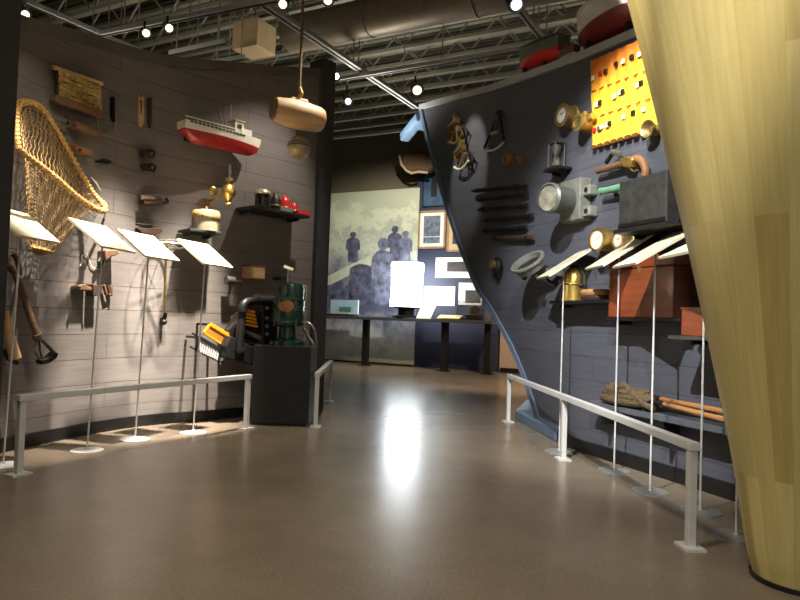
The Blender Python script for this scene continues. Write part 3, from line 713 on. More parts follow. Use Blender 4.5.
# netting needles
for col, pts, lab, px in ((M_woodl, [(139, 94), (140.5, 97), (142.5, 97), (144, 94), (144.2, 120), (142, 127), (139.6, 126), (138.6, 119)], 'pale wooden netting needle hanging on the left wall', 141), (M_woodd, [(148.6, 98), (151.8, 97), (152, 122), (150.4, 127.5), (148.6, 122)], 'dark wooden netting needle beside the pale one', 150)):
    f = LF(px, 110); t = wthing(f, 'netting_needle', lab, 'needle', 'netting needles')
    MB().prism(f.poly(pts, .02), -.022, 0).build('needle_blade', col, t, smooth=False)
    MB().prism(f.poly([(px - .7, 100), (px + .9, 100), (px + .4, 114), (px - .2, 114)], .024), -.026, -.02).build('tongue', M_woodd, t, smooth=False)
# scraper with hook
f = LF(82, 127); t = wthing(f, 'wooden_scraper', 'brown block tool with a bent iron hook under the line winder', 'tool')
MB().prism(f.poly([(70, 121), (96, 131), (97, 136), (86, 133.5), (70, 128)], .05), -.12, 0).build('wooden_block', M_wood, t, smooth=False, bevel=.01)
MB().tube([f.L(x, y, .06) for x, y in [(62, 123), (66, 126), (70, 125), (69, 119), (65, 117)]], .012, 8).build('iron_hook', M_iron2, t)
# orange block
f = LF(81, 151); t = wthing(f, 'drilled_block', 'small orange brown block with a hole beside the net edge', 'block')
MB().prism(f.poly([(73, 145), (89, 150.5), (89, 155), (80, 153), (73, 149)], .06), -.09, 0).build('block_body', M_copper, t, smooth=False, bevel=.005)
MB().cyl(f.L(80, 150, .088), f.L(80, 150, .098), .012).build('hole_plug', M_black, t)
# fish shaped weight
f = LF(105, 161); t = wthing(f, 'fish_lure', 'small dark fish shaped lure right of the orange brown block', 'lure')
MB().prism(f.poly([(96, 160), (99, 161.5), (103, 158.5), (108, 159.5), (113, 162), (108, 164), (103, 163.5), (99, 162), (96.5, 163)], .02), -.03, 0).build('lure_body', M_iron, t, bevel=.008)
MB().tube([f.L(113, 162, .02), f.L(114.5, 162.5, .03), f.L(114, 164, .03)], .004, 6).build('lure_ring', M_iron2, t)
# pulley blocks
for (cx, cy), lab in (((146, 153), 'upper of two small dark pulley blocks on the left wall'), ((147, 167), 'lower of two small dark pulley blocks on the left wall')):
    f = LF(cx, cy); t = wthing(f, 'pulley_block', lab, 'pulley', 'small dark pulley blocks')
    w = MB(); w.cyl(f.L(cx - 3.5, cy - .5, 0), f.L(cx - 3.5, cy - .5, .07), .03); w.build('wheel', M_iron, t)
    MB().prism(f.poly([(cx - 8, cy - 3), (cx + 1, cy - 4), (cx + 2, cy + 4), (cx - 6, cy + 4)], .0), -.05, 0).build('cheek', M_woodd, t, bevel=.006)
    MB().tube([f.L(x, y, .05) for x, y in [(cx + 1, cy), (cx + 5, cy - 3), (cx + 9, cy - 1), (cx + 7, cy + 4), (cx + 2, cy + 3)]], .011, 6).build('strap', M_iron, t)
# plane
f = LF(152, 200); t = wthing(f, 'hand_plane', 'brown topped hand plane with a thin tail on the left wall', 'plane')
MB().prism(f.poly([(138, 199), (140, 195), (154, 196.5), (157, 201), (157, 206), (138, 205)], .0), -.1, 0).build('plane_body', M_woodd, t, smooth=False, bevel=.006)
MB().prism(f.poly([(140.5, 195), (154, 196.6), (155, 199.5), (141, 199)], .1), -.108, -.07).build('plane_top', M_wood, t, smooth=False)
MB().tube([f.L(x, y, .04) for x, y in [(157, 202), (163, 203), (168, 202), (166, 198)]], .016, 6).build('tail_handle', M_iron, t)
# rod and bar
f = LF(146, 227); t = wthing(f, 'dark_caliper', 'dark slim iron bar tool above the third label stand', 'tool')
MB().tube([f.L(136, 224, .05), f.L(152, 225.5, .05)], .011, 8).build('rod', M_iron, t)
MB().prism(f.poly([(134, 228), (158, 228), (160, 231), (152, 236), (138, 233)], 0), -.05, 0).build('bar', M_woodd, t, smooth=False, bevel=.008)
# bone needle
f = LF(97, 184); t = wthing(f, 'bone_needle', 'thin pale bone needle beside the hoop edge', 'needle')
MB().tube([f.L(91, 177, .02), f.L(96, 183, .02), f.L(101, 191, .02)], [.004, .011, .003], 6).build('needle', M_whitep, t)
# blocks
for pts, m, lab in (([(77, 284), (86, 287), (87, 291), (73, 290), (73, 286)], M_wood, 'left brown block of three below the second label panel'), ([(88, 284), (97, 285), (97, 295), (88, 296)], M_woodd, 'middle and tallest dark block of three below the label panel')):
    cx = sum(p[0] for p in pts) / len(pts); cy = sum(p[1] for p in pts) / len(pts)
    f = LF(cx, cy); t = wthing(f, 'wooden_toggle', lab, 'block', 'three small wooden blocks')
    MB().prism(f.poly(pts, .03), -.09, 0).build('toggle_body', m, t, smooth=False, bevel=.008)
    MB().cyl(f.L(cx, cy, .09), f.L(cx, cy, .1), .011).build('pin', M_iron, t)
f = LF(107, 290); t = wthing(f, 'open_clasp', 'right open clasp shaped block of three below the label panel', 'block', 'three small wooden blocks')
MB().tube([f.L(x, y, .03) for x, y in [(104, 285), (106, 294), (111, 295), (111, 287)]], .016, 6).build('clasp_bow', M_wood, t)
MB().prism(f.poly([(105, 285), (108, 286), (110, 294), (107, 294)], 0), -.03, 0).build('clasp_plate', M_woodd, t, smooth=False)
f = LF(105, 254); t = wthing(f, 'wooden_float_pin', 'brown pin showing under the second label panel', 'tool')
MB().prism(f.poly([(99, 250), (111, 250), (113, 254), (104, 257), (99, 262)], .02), -.1, 0).build('pin_body', M_wood, t, bevel=.01)
MB().cyl(f.L(103, 256, .04), f.L(98, 262, .06), .02, .012).build('dark_tip', M_iron, t)
f = LF(92, 263); t = wthing(f, 'snood_line', 'thin pale squiggle of line on the left wall', 'line')
MB().tube(catmull([f.L(x, y, .012) for x, y in [(80, 266), (82, 262), (82, 256), (86, 254), (89, 260), (92, 267), (98, 269), (104, 265), (105, 258)]], 4), .0045, 6).build('line', M_whitep, t)
# long tools
f = LF(30, 310); t = wthing(f, 'ice_fork', 'long handled brown fork with a shovel like iron head at far left', 'fork')
MB().tube([f.L(x, y, o) for x, y, o in [(9, 262, .12), (18, 280, .14), (28, 310, .17), (38, 336, .2)]], [.02, .026, .024, .026], 10).build('handle', M_wood, t)
MB().tube(catmull([f.L(x, y, .12) for x, y in [(18, 278), (14, 274), (8, 266), (8, 256), (13, 254), (18, 262), (20, 275)]], 4), .018, 8).build('grip_fork', M_woodd, t)
MB().tube([f.L(37, 334, .2), f.L(39, 340, .2)], .034, 10).build('ferrule', M_iron2, t)
for q in ([(38, 338), (34, 350), (41, 362)], [(39, 339), (40, 350), (43, 362)]): MB().tube([f.L(x, y, .2) for x, y in q], .008, 6).build('tine', M_iron2, t)
w = MB(); w.tube(catmull([f.L(x, y, .2) for x, y in [(40, 338), (47, 345), (55, 354)]], 4), .014, 8); w.build('tine', M_iron2, t)
MB().prism(f.poly([(38, 360), (42, 359), (47, 357), (52, 352), (55.5, 353), (54, 358), (47, 363), (40, 364.5)], .2), -.23, -.17).build('blade', M_iron, t, bevel=.006)
w = MB(); w.cyl(f.L(28, 310, 0), f.L(28, 310, .17), .012); w.cyl(f.L(18, 280, 0), f.L(18, 280, .14), .012); w.build('wall_peg', M_iron, t)
f = LF(10, 345); t = wthing(f, 'wooden_mallet', 'thick pale handled tool hanging lowest at the left edge', 'tool')
MB().tube([f.L(x, y, .16) for x, y in [(4, 312), (9, 335), (15, 358)]], [.03, .034, .042], 12).build('handle', M_woodl, t)
MB().tube([f.L(x, y, .13) for x, y in [(3, 350), (8, 358), (17, 363)]], .018, 8).build('iron_hook', M_iron, t)
MB().cyl(f.L(10, 340, 0), f.L(10, 340, .16), .012).build('wall_peg', M_iron, t)

# ship model -------------------------------------------------------------------
f = LF(221, 132); t = wthing(f, 'ship_model', 'white fishing boat model with a red bottom on the left wall', 'ship model')
a, b = f.L(181, 124, .16), f.L(261, 139.5, .16); Lh = b.x - a.x
keel = f.L(222, 150, .16).z; sheer = f.L(222, 132.5, .16).z; D = sheer - keel
s = bpy.data.objects.new('hull', None)
COL.objects.unlink(s) if s.name in COL.objects else None
bpy.data.objects.remove(s)
def ship_parts(root, L, B, D, off):
    info = hull(root, L, B, D, .63, M_red, M_whitep, .3, 1, .7, stern=.5)
    return info
info = ship_parts(t, Lh, .24, D, 0)
for ch in t.children: ch.location = ((a.x + b.x) / 2, -.16, keel)
cx0 = (a.x + b.x) / 2
def sp(x, y, z): return Vector((cx0 + x * Lh, -.16 + y, keel + z))
w = MB()
for k in range(3, 15):
    b_, sh, X = info[k]; w.cyl((cx0 + X(sh), -.16 - b_ * .96, keel + sh), (cx0 + X(sh), -.16 - b_ * .96, keel + sh + .028), .003, seg=5)
pts = [Vector((cx0 + i[2](i[1]), -.16 - i[0] * .96, keel + i[1] + .03)) for i in info[0:16]]
w.tube(pts, .006, 6); w.build('bulwark_rail', M_whitep, t)
pts = [Vector((cx0 + i[2](i[1]), -.16 - i[0] * 1.0 - .001, keel + i[1] - .012)) for i in info[0:20]]
w = MB()
for p, q in list(zip(pts, pts[1:]))[1:16]: w.bar(p.lerp(q, .14), p.lerp(q, .86), .008, .012)
w.build('scupper_slots', M_black, t)
MB().box(sp(.17, 0, D + .07), (.1, .11, .13)).build('wheelhouse', M_whitep, t, smooth=False, bevel=.004)
MB().box(sp(.17, -.056, D + .085), (.05, .006, .045)).build('window', M_black, t, smooth=False)
MB().box(sp(.26, 0, D + .04), (.12, .13, .07)).build('trunk_cabin', M_whitep, t, smooth=False, bevel=.004)
MB().box(sp(.17, 0, D + .14), (.12, .13, .012)).build('wheelhouse_roof', M_woodl, t, smooth=False)
for x, dx, h in ((.09, 0, .3), (.04, -.06, .26), (.02, -.12, .24)):
    MB().cyl(sp(x, 0, D), sp(x + dx, 0, D + h), .006, .004, 6).build('mast', M_woodl if dx == 0 else M_wood, t)
MB().box(sp(-.42, 0, D * .2), (.07, .012, D * .38)).build('rudder', M_black, t, smooth=False)
w = MB(); w.box(sp(0, .12, D * .5), (.3, .1, .02)); w.build('mounting_arm', M_black, t, smooth=False)

# hanging float ------------------------------------------------------------------
Pf = at_depth(298.5, 115, 6.25); RZ = radians(25)
t = thing('barrel_float', 'pale wooden barrel shaped float hanging on a rope before the left wall', 'float', Pf, RZ)
k = Pf.y / 650; hl = 24.5 * k / cos(RZ) * .98; rb = 14.3 * k
prof = [(rb * .80, -hl), (rb * .84, -hl * .9), (rb, -hl * .35), (rb, hl * .25), (rb * .9, hl * .8), (rb * .78, hl * .97), (rb * .7, hl)]
tilt = Vector((1, .15, -.02))
MB().lathe(prof, 30, axis=tilt).build('barrel_body', M_woodl, t)
MB().lathe([(rb * .62, -hl - .012), (rb * .66, -hl - .012), (rb * .66, -hl + .01), (rb * .62, -hl + .01)], 28, axis=tilt).build('end_ring', M_wood, t)
MB().prism([(-.1, rb * .85), (.1, rb * .85), (.08, rb * 1.18), (-.08, rb * 1.2)], -.035, .035).build('saddle_block', M_woodl, t, smooth=False, bevel=.02)
topz = 4.3 - Pf.z
tr_ = at_depth(302, 0, 6.25) - Pf
Rm = Matrix.Rotation(-RZ, 3, 'Z')
MB().tube([Vector((0, 0, rb * 1.1)), Vector((0, 0, rb * 1.9)), Rm @ Vector((0, 0, topz + .9))], .014, 8).build('hanging_rope', mat('dull_rope', rgb(112, 90, 62), .9, var=.3, scale=50, bump=.5), t)
MB().tube([Vector((-.02, -.02, rb * 1.0)), Vector((.015, -.03, rb * 1.5)), Vector((0, 0, rb * 1.95))], .02, 8).build('rope_knot', M_rope, t)
Pb = at_depth(299, 147.5, 6.3)
t = thing('ball_float', 'small grey round float hanging under the barrel float', 'float', Pb, 0)
rb2 = 11.3 * k
MB().ball((0, 0, 0), rb2, (1, 1, 1.04), 28).build('ball', mat('verdigris_float', rgb(158, 144, 108), .38, .3, var=.3, scale=9), t)
w = MB(); w.torus((0, 0, .01), rb2 * 1.0, .008); w.torus((0, 0, rb2 * .35), rb2 * .95, .006); w.build('seam_band', M_iron2, t)
w = MB(); w.cyl((0, 0, rb2 * .9), (0, 0, rb2 * 1.25), .025); w.torus((0, 0, rb2 * 1.35), .03, .008, (0, 1, 0), 16); w.build('lifting_eye', M_iron2, t)

# oil lamp
f = LF(226, 188); t = wthing(f, 'oil_lamp', 'brass wall oil lamp with a clear glass chimney', 'lamp')
c = f.L(228.5, 205, .2); e = f.L(228.5, 168, .2); H = e.z - c.z
MB().lathe([(.035, 0), (.04, .01), (.02, .04), (.03, .06), (.065, .10), (.07, .14), (.055, .18), (.03, .2), (.028, .22)], 24, org=c).build('brass_font', M_brass, t)
MB().lathe([(.03, .22), (.045, .23), (.045, .25), (.03, .26)], 20, org=c).build('burner', M_brassd, t)
MB().lathe([(.024, .255), (.034, .3), (.032, .34), (.02, .4), (.019, H), (.017, H), (.018, .4), (.03, .34), (.032, .3), (.022, .255)], 20, org=c).build('glass_chimney', M_glass, t)
MB().tube([Vector((c.x - .1, -.0, c.z + .02)), Vector((c.x - .09, -.08, c.z + .05)), Vector((c.x - .03, -.18, c.z + .12))], .013, 8).build('wall_arm', M_brassd, t)
MB().ball((c.x - .09, -.06, c.z + .14), .045, (1, .4, 1)).build('reflector', M_brass, t)
MB().cyl((c.x - .1, 0, c.z + .02), (c.x - .1, -.015, c.z + .02), .035).build('wall_plate', M_brassd, t)
# shelf with lamp shade
f = LF(206, 218); sh, z, x0, x1 = shelf(f, 'small dark shelf under the basket topped lamp shade', (190, 228), (222, 230), .26)
c = f.L(205.5, 228, .16); c.z = z
t = thing('basket_topped_shade', 'round shade with a cane top and glass fringe on a small shelf', 'lamp shade', f.W(c), f.th)
r = (f.L(218.5, 215, .16).x - f.L(192.5, 215, .16).x) / 2
hh = f.L(205, 206.5, .16).z - z
w = MB()
for k in range(28): a = 2 * pi * k / 28; w.lathe([(.004, 0), (.011, .01), (.011, hh * .5), (.005, hh * .55)], 6, org=(cos(a) * r * .92, sin(a) * r * .92, .0))
w.build('glass_fringe', M_glassd, t)
MB().lathe([(r * .86, .0), (r * .88, .0), (r * .88, hh * .55), (r * .86, hh * .55)], 30).build('inner_bowl', mat('milky_glass', rgb(150, 142, 124), .25, var=.2), t)
MB().lathe([(r * .96, hh * .5), (r, hh * .55), (r, hh * .72), (r * .9, hh * .82), (r * .35, hh * .88), (r * .1, hh * .9), (r * .12, hh), (.001, hh * 1.02)], 32).build('cane_top', mat('woven_cane', rgb(140, 112, 72), .7, var=.5, scale=50, bump=.6), t)
# navigation lights shelf
f = LF(280, 200); sh, z, x0, x1 = shelf(f, 'dark shelf carrying the lantern and ship side lights', (253, 205), (310, 210), .3, .03)
def onshelf(px, o): 
    v = f.L(px, 205, o); v.z = z; return v
c = onshelf(262, .16); t = thing('glass_lantern', 'dark lantern with a pale domed top at the left end of the shelf', 'lantern', f.W(c), f.th)
MB().lathe([(.08, 0), (.085, .02), (.06, .03)], 24).build('lantern_base', M_iron, t)
MB().lathe([(.072, .03), (.074, .13), (.068, .16), (.001, .16)], 24).build('dark_glass', mat('smoked_glass', rgb(22, 26, 24), .08, var=.1), t)
MB().lathe([(.085, .15), (.09, .165), (.075, .19), (.03, .205), (.001, .21)], 28).build('domed_top', mat('pale_zinc', rgb(176, 170, 140), .35, .5, var=.15), t)
for s_ in (-1, 1): MB().cyl((s_ * .078, -.03, .02), (s_ * .078, -.03, .16), .006, seg=6).build('guard_bar', M_iron2, t)
def sidelight(label, px, o, m_l, m_b, sc, bl):
    c = onshelf(px, o); t = thing('side_light', label, 'side light', f.W(c), f.th, 'ship side lights on the dark shelf')
    MB().lathe([(.05 * sc, 0), (.06 * sc, .01), (.06 * sc, .12 * sc), (.045 * sc, .15 * sc), (.02 * sc, .19 * sc), (.001, .2 * sc)], 22).build('lantern_body', m_l, t)
    MB().torus((0, 0, .06 * sc), .061 * sc, .008).build('brass_band', M_brass, t)
    MB().tube([(-.055 * sc, 0, .12 * sc), (-.03, 0, .21 * sc), (.03, 0, .21 * sc), (.055 * sc, 0, .12 * sc)], .006, 6).build('carry_handle', M_brassd, t)
    if bl: MB().box((bl / 2 + .0, -.085 * sc, .025), (bl, .02, .05)).build('screen_board', m_b, t, smooth=False, bevel=.003)
    return t
sidelight('black side light with a grey board next to the lantern', 275, .17, M_black, M_grey, 1.0, .16)
sidelight('tall red side light in the middle of the shelf', 284.5, .16, M_redb, M_redb, .98, 0)
sidelight('smaller red side light with a long red board at the right shelf end', 294, .16, M_redb, M_redb, .72, .17)
# wooden box, bracket, bar
f = LF(257, 271); t = wthing(f, 'wooden_box', 'small orange brown wooden box on the wall above the engine', 'box')
a, b = f.L(251, 266, .16), f.L(265, 279, .16)
MB().box(((a.x + b.x) / 2, -.08, (a.z + b.z) / 2), (b.x - a.x, .16, a.z - b.z)).build('box_body', M_woodl, t, smooth=False, bevel=.005)
MB().box(((a.x + b.x) / 2, -.08, a.z + .008), (b.x - a.x + .012, .17, .016)).build('box_lid', M_wood, t, smooth=False)
f = LF(233, 280); t = wthing(f, 'wall_valve', 'small grey iron valve on the wall left of the wooden box', 'valve')
MB().cyl(f.L(226, 280, .1), f.L(234, 281, .1), .042).build('valve_body', M_iron2, t)
MB().tube([f.L(234, 281, .1), f.L(241, 282.5, .1)], .016, 8).build('outlet_pipe', M_iron2, t)
MB().cyl(f.L(231, 280.5, 0), f.L(231, 280.5, .1), .014).build('wall_peg', M_iron, t)
f = LF(279, 279); t = wthing(f, 'iron_bar', 'short dark iron bar on the wall above the green machine', 'bar')
MB().bar(f.L(274, 278.5, .03), f.L(283.5, 279, .03), .05, .025).build('bar_body', M_iron, t, smooth=False, bevel=.004)
MB().cyl(f.L(282, 279, .0), f.L(282, 279, .07), .012).build('end_bolt', M_iron2, t)
# wire ring on pole
f = LF(165, 318); t = wthing(f, 'wire_ring_trap', 'wire ring with spokes on a slim pole standing out from the left wall', 'ring trap')
foot, hub = f.L(164, 322, .05), f.L(166.5, 246, .2)
MB().tube([foot, hub], .012, 8).build('pole', M_brassd, t)
w = MB(); R = .16; w.torus(hub + Vector((0, 0, .0)), R, .0085, (0, .1, 1), 40, 8); w.torus(hub + Vector((0, 0, .03)), R * .92, .004, (0, .1, 1), 40, 6); w.build('wire_ring', M_steel, t)
w = MB()
for k in range(6): a = 2 * pi * k / 6 + .3; w.tube([hub + Vector((0, 0, .02)), hub + Vector((cos(a) * R, sin(a) * R, -.1 * sin(a) * R))], .005, 6)
w.build('spokes', M_iron2, t)
MB().lathe([(.018, -.02), (.025, 0), (.022, .04), (.001, .05)], 14, org=hub).build('hub', M_brass, t)
w = MB(); w.tube([Vector((foot.x, 0, foot.z + .02)), foot + Vector((0, 0, .02)), foot + Vector((0, -.02, .09))], .02, 8); w.ball(foot, .028); w.build('wall_socket', M_iron, t)

# engine on the wall shelf beside the pedestal ---------------------------------
f = LF(247, 335)
t = wthing(f, 'cutaway_engine', 'black cutaway engine with pipe and yellow fins mounted left of the pedestal', 'engine')
L = lambda x, y, o: f.L(x, y, o)
MB().prism(f.poly([(226, 346), (231, 336), (272, 356), (272, 370), (226, 358)], .35), -.35, -.22).build('bed_plate', M_black, t, smooth=False, bevel=.01)
MB().tube(catmull([L(239, 354, .36), L(240, 335, .36), L(242, 314, .36), L(244, 304, .36), L(252, 301, .34), L(272, 301.5, .3)], 5), .04, 12).build('exhaust_pipe', M_black, t)
w = MB()
for y in (352, 312): w.cyl(L(240 if y > 330 else 242, y, .36), L(240 if y > 330 else 242, y - 3, .36), .055)
w.build('pipe_flange', M_iron, t)
MB().prism(f.poly([(262, 302), (278, 302), (278, 352), (262, 346)], .3), -.3, -.04).build('cylinder_block', M_black, t, smooth=False, bevel=.02)
MB().prism(f.poly([(230, 332), (243, 312), (262, 318), (262, 344), (244, 338)], .24), -.24, -.1).build('crankcase', M_iron, t, smooth=False, bevel=.02)
for k in range(5):
    MB().prism(f.poly([(246 + k * .3, 309 + k * 3.6), (254.5 + k * .7, 311 + k * 3.6), (254.5 + k * .7, 313.4 + k * 3.6), (246 + k * .3, 311.2 + k * 3.6)], .28), -.29, -.2).build('yellow_fin', M_orange, t, smooth=False)
MB().prism(f.poly([(246, 330), (262, 336), (262, 341), (246, 333)], .3), -.3, -.2).build('grey_plate', M_iron2, t, smooth=False)
w = MB()
for y in (308, 318, 326, 334): w.cyl(L(267, y, .3), L(267, y, .33), .018)
w.build('bolt_heads', M_iron2, t)
MB().prism(f.poly([(228, 330), (236, 322), (240, 330), (236, 340), (229, 340)], .24), -.26, -.19).build('wall_bracket', M_black, t, smooth=False)
# combs
f = LF(214, 342)
def comb(name, label, pts, m, out, n, th, mt=None):
    t = wthing(f, name, label, 'comb')
    A, B, C, D_ = [f.L(x, y, out) for x, y in pts]     # top-left, top-right, bottom-right, bottom-left
    w = MB()
    for p, q, ww in ((A, B, th * 1.5), (D_, C, th * .9), (A, D_, th), (B, C, th)): w.bar(p, q, ww, ww, (0, 1, 0))
    w.build('frame', m, t, smooth=False, bevel=.004)
    w = MB()
    for k in range(1, n):
        w.bar(A.lerp(B, k / n), D_.lerp(C, k / n), .015, .02, (0, 1, 0))
    w.build('slats', mt or m, t, smooth=False)
    w = MB()
    for p in (A, B): w.cyl(p, Vector((p.x, 0, p.z)), .012, seg=8)
    w.build('wall_peg', M_iron, t); return t, A, B, C, D_
t_, A, B, C, D_ = comb('slotted_frame', 'orange slotted comb frame on the wall left of the engine', [(210, 324.5), (231, 337), (226, 347), (204, 333)], M_orange, .24, 12, .024, mat('dark_orange', rgb(196, 124, 36), .5))
t_, A, B, C, D_ = comb('slotted_frame', 'black slotted comb frame just below the orange one', [(199, 337.5), (220.5, 350), (218.5, 361), (196, 350)], M_black, .24, 10, .022, M_steelw)
w = MB(); w.cyl(A + Vector((-.07, 0, .04)), A, .007, seg=6); w.cyl(D_ + Vector((-.06, 0, .03)), D_, .007, seg=6); w.cyl(C, C + Vector((.06, 0, -.02)), .007, seg=6); w.build('end_pin', M_iron, t_)

# pedestal + green machine ---------------------------------------------------------
pa, pb = at_z(250.5, 425), at_z(308, 427); d = (pb - pa); wid = d.length; an = atan2(d.y, d.x)
R_ = Matrix.Rotation(an, 3, 'Z'); ctr = (pa + pb) / 2 + R_ @ Vector((0, .24, 0))
hz = at_depth(283, 346, pa.y).z
t = thing('display_pedestal', 'plain black square pedestal standing at the end of the left rail', 'pedestal', ctr, an)
MB().box((0, 0, hz / 2 + .01), (wid, .48, hz - .02)).build('pedestal_body', M_black, t, smooth=False, bevel=.004)
MB().box((0, 0, .012), (wid - .03, .45, .024)).build('recessed_foot', M_base, t, smooth=False)
gy = ctr.y; P = at_depth(287, 345, gy); P.z = hz; k = gy / 650
t = thing('green_engine', 'dark green cylindrical engine with a brass badge on the black pedestal', 'engine', P, 0)
zz = lambda y: (345 - y) * k
MB().lathe([(18 * k, 0), (18 * k, zz(341)), (9 * k, zz(338)), (8 * k, zz(327)), (15 * k, zz(325)), (15.5 * k, zz(322)), (15 * k, zz(320))], 28).build('engine_base', M_green, t)
MB().lathe([(15 * k, zz(324)), (15.6 * k, zz(322)), (15.6 * k, zz(300)), (14 * k, zz(297.5)), (12 * k, zz(297))], 32).build('water_jacket', M_green, t)
MB().lathe([(12.2 * k, zz(298)), (12.4 * k, zz(288)), (11 * k, zz(284)), (5 * k, zz(282.5)), (.001, zz(282))], 32, org=(2.5 * k, 0, 0)).build('cylinder_head', M_green, t)
w = MB(); w.torus((0, 0, zz(322)), 15.8 * k, .01); w.torus((0, 0, zz(300)), 15.6 * k, .007); w.build('flange_ring', M_green, t)
MB().ball((.6 * k, -15.2 * k, zz(306.5)), 6 * k, (1.2, .14, 1)).build('brass_badge', M_copper, t)
w = MB(); w.tube(catmull([Vector((14 * k, -.04, zz(322))), Vector((22 * k, -.05, zz(322))), Vector((28 * k, -.05, zz(330))), Vector((30 * k, -.04, zz(343)))], 5), .009, 8)
w.build('outlet_pipe', M_steel, t)
w = MB(); w.cyl((17 * k, 0, 0), (17 * k, 0, zz(286)), .008); w.cyl((17 * k, 0, zz(286)), (8 * k, 0, zz(285)), .008); w.build('side_pipe', M_steel, t)
MB().tube([Vector((16 * k, -.02, zz(328))), Vector((28 * k, -.1, .01))], .014, 8).build('starting_lever', M_iron2, t)
for a in (.6, 2.2, 3.9, 5.4): MB().cyl((cos(a) * 15.8 * k, sin(a) * 15.8 * k, zz(326)), (cos(a) * 15.8 * k, sin(a) * 15.8 * k, zz(319)), .012, seg=8).build('stud', M_iron2, t)
P = at_depth(288.5, 345, gy - .1); P.z = hz
P = Vector((P.x, gy + .2, hz)); q = at_depth(288.5, 268, P.y)
P.x = q.x; h_ = q.z - hz
t = thing('label_holder', 'tiny white label card on a thin rod above the green engine', 'label', P, 0)
MB().cyl((0, 0, 0), (0, 0, h_), .008, seg=8).build('rod', M_steel, t)
MB().box((0, 0, h_), (.1, .07, .006), Matrix.Rotation(.45, 3, 'X') @ Matrix.Rotation(.35, 3, 'Y')).build('label_card', M_white, t, smooth=False)
MB().cyl((0, 0, 0), (0, 0, .008), .03).build('rod_base', M_iron2, t)

# ================================================================== RIGHT WALL
def rt(px, py, name, label, cat, group=None):
    f = RF(px, py); return f, wthing(f, name, label, cat, group)
def disc_axis(f, c, r0, pts):    # lathe pointing out of the wall
    return MB().lathe(pts, 30, org=c, axis=(0, -1, 0))
# sextants
def sextant(cx, cy, label, m_arc, m_body):
    f, t = rt(cx, cy, 'sextant', label, 'sextant', 'brass sextants near the bow')
    k = abs(f.L(cx, cy - 12, .06).z - f.L(cx, cy + 12, .06).z) / 24      # metres per pixel
    o = f.L(cx, cy, .06); S = lambda x, z, d=0: o + Vector((x * k, -d, z * k))
    A_ = [S(-15 + 30 * u / 10, -8 - 5 * sin(pi * u / 10), .02) for u in range(11)]
    MB().tube(A_, 1.3 * k, 8).build('graduated_arc', m_arc, t)
    w = MB()
    for q in (-13, 13): w.bar(S(0, 13), S(q, -9), .02, .016, (0, 1, 0))
    w.bar(S(-7, 2), S(7, 2), .018, .014, (0, 1, 0)); w.bar(S(-9, -3), S(4, 8), .016, .014, (0, 1, 0))
    w.build('frame', m_body, t, smooth=False)
    MB().bar(S(0, 13, .03), S(6, -11, .03), .026, .01, (0, 1, 0)).build('index_arm', M_brass, t, smooth=False)
    MB().cyl(S(-9, 4, .05), S(9, 7, .05), .028, .036).build('telescope', M_brass, t)
    for x, z, m in ((0, 13, M_brass), (-9, 1, M_copper), (8, -1, M_steel)): MB().cyl(S(x, z, .0), S(x, z, .05), .032).build('mirror_mount', m, t)
    MB().tube([S(9, -9, .0), S(16, -15, -.02), S(20, -7, -.02), S(13, 1, .0)], .014, 8).build('handle', M_iron, t)
    MB().cyl(S(0, 9, .02), S(0, 9, -.06), .015).build('wall_peg', M_iron, t)
sextant(457, 130, 'upper left brass sextant, nearest to the bow stem top', M_brass, M_brass)
sextant(463, 156, 'brass sextant with a pale arc just below the upper one', M_whitep, M_copper)
# octant
f, t = rt(495, 132, 'octant', 'tall dark wooden octant with a pale curved scale', 'octant')
L = f.L
w = MB(); w.bar(L(499, 112, .05), L(484, 149, .05), .026, .02, (0, 1, 0)); w.bar(L(499, 112, .05), L(504, 144, .05), .026, .02, (0, 1, 0)); w.bar(L(491, 134, .05), L(502, 131, .05), .02, .02, (0, 1, 0)); w.build('frame', M_black, t, smooth=False)
MB().tube(catmull([L(482.5, 149, .06), L(488, 150.5, .06), L(493, 150, .06), L(499, 146.5, .06), L(504, 142, .06)], 4), .011, 8).build('curved_scale', M_whitep, t)
MB().bar(L(498, 112, .075), L(492, 149, .075), .03, .012, (0, 1, 0)).build('index_arm', M_iron2, t, smooth=False)
MB().cyl(L(491, 134, .085), L(498, 132, .085), .016).build('sight_tube', M_steel, t)
MB().cyl(L(499, 113, 0), L(499, 113, .09), .03).build('pivot', M_iron, t)
# coin-like compasses
for cx, cy, r, lab in ((510.5, 159.5, 5.6, 'larger of two small round copper instruments below the octant'), (521, 161.5, 4.2, 'smaller round copper instrument right of its larger twin')):
    f, t = rt(cx, cy, 'pocket_compass', lab, 'compass', 'small round copper instruments')
    R = abs(f.L(cx, cy - r).z - f.L(cx, cy + r).z) / 2
    MB().lathe([(R, 0), (R, .05), (R * .85, .065), (.001, .065)], 24, axis=(0, -1, 0)).build('case', M_copper, t)
    MB().torus((0, -.066, 0), R * .75, .006, (0, 1, 0), 24, 6).build('bezel', M_brassd, t)
    w = MB(); w.bar((-R * .6, -.068, 0), (R * .6, -.068, 0), .008, .006); w.bar((0, -.068, -R * .6), (0, -.068, R * .6), .008, .006); w.build('dial_marks', M_woodd, t)
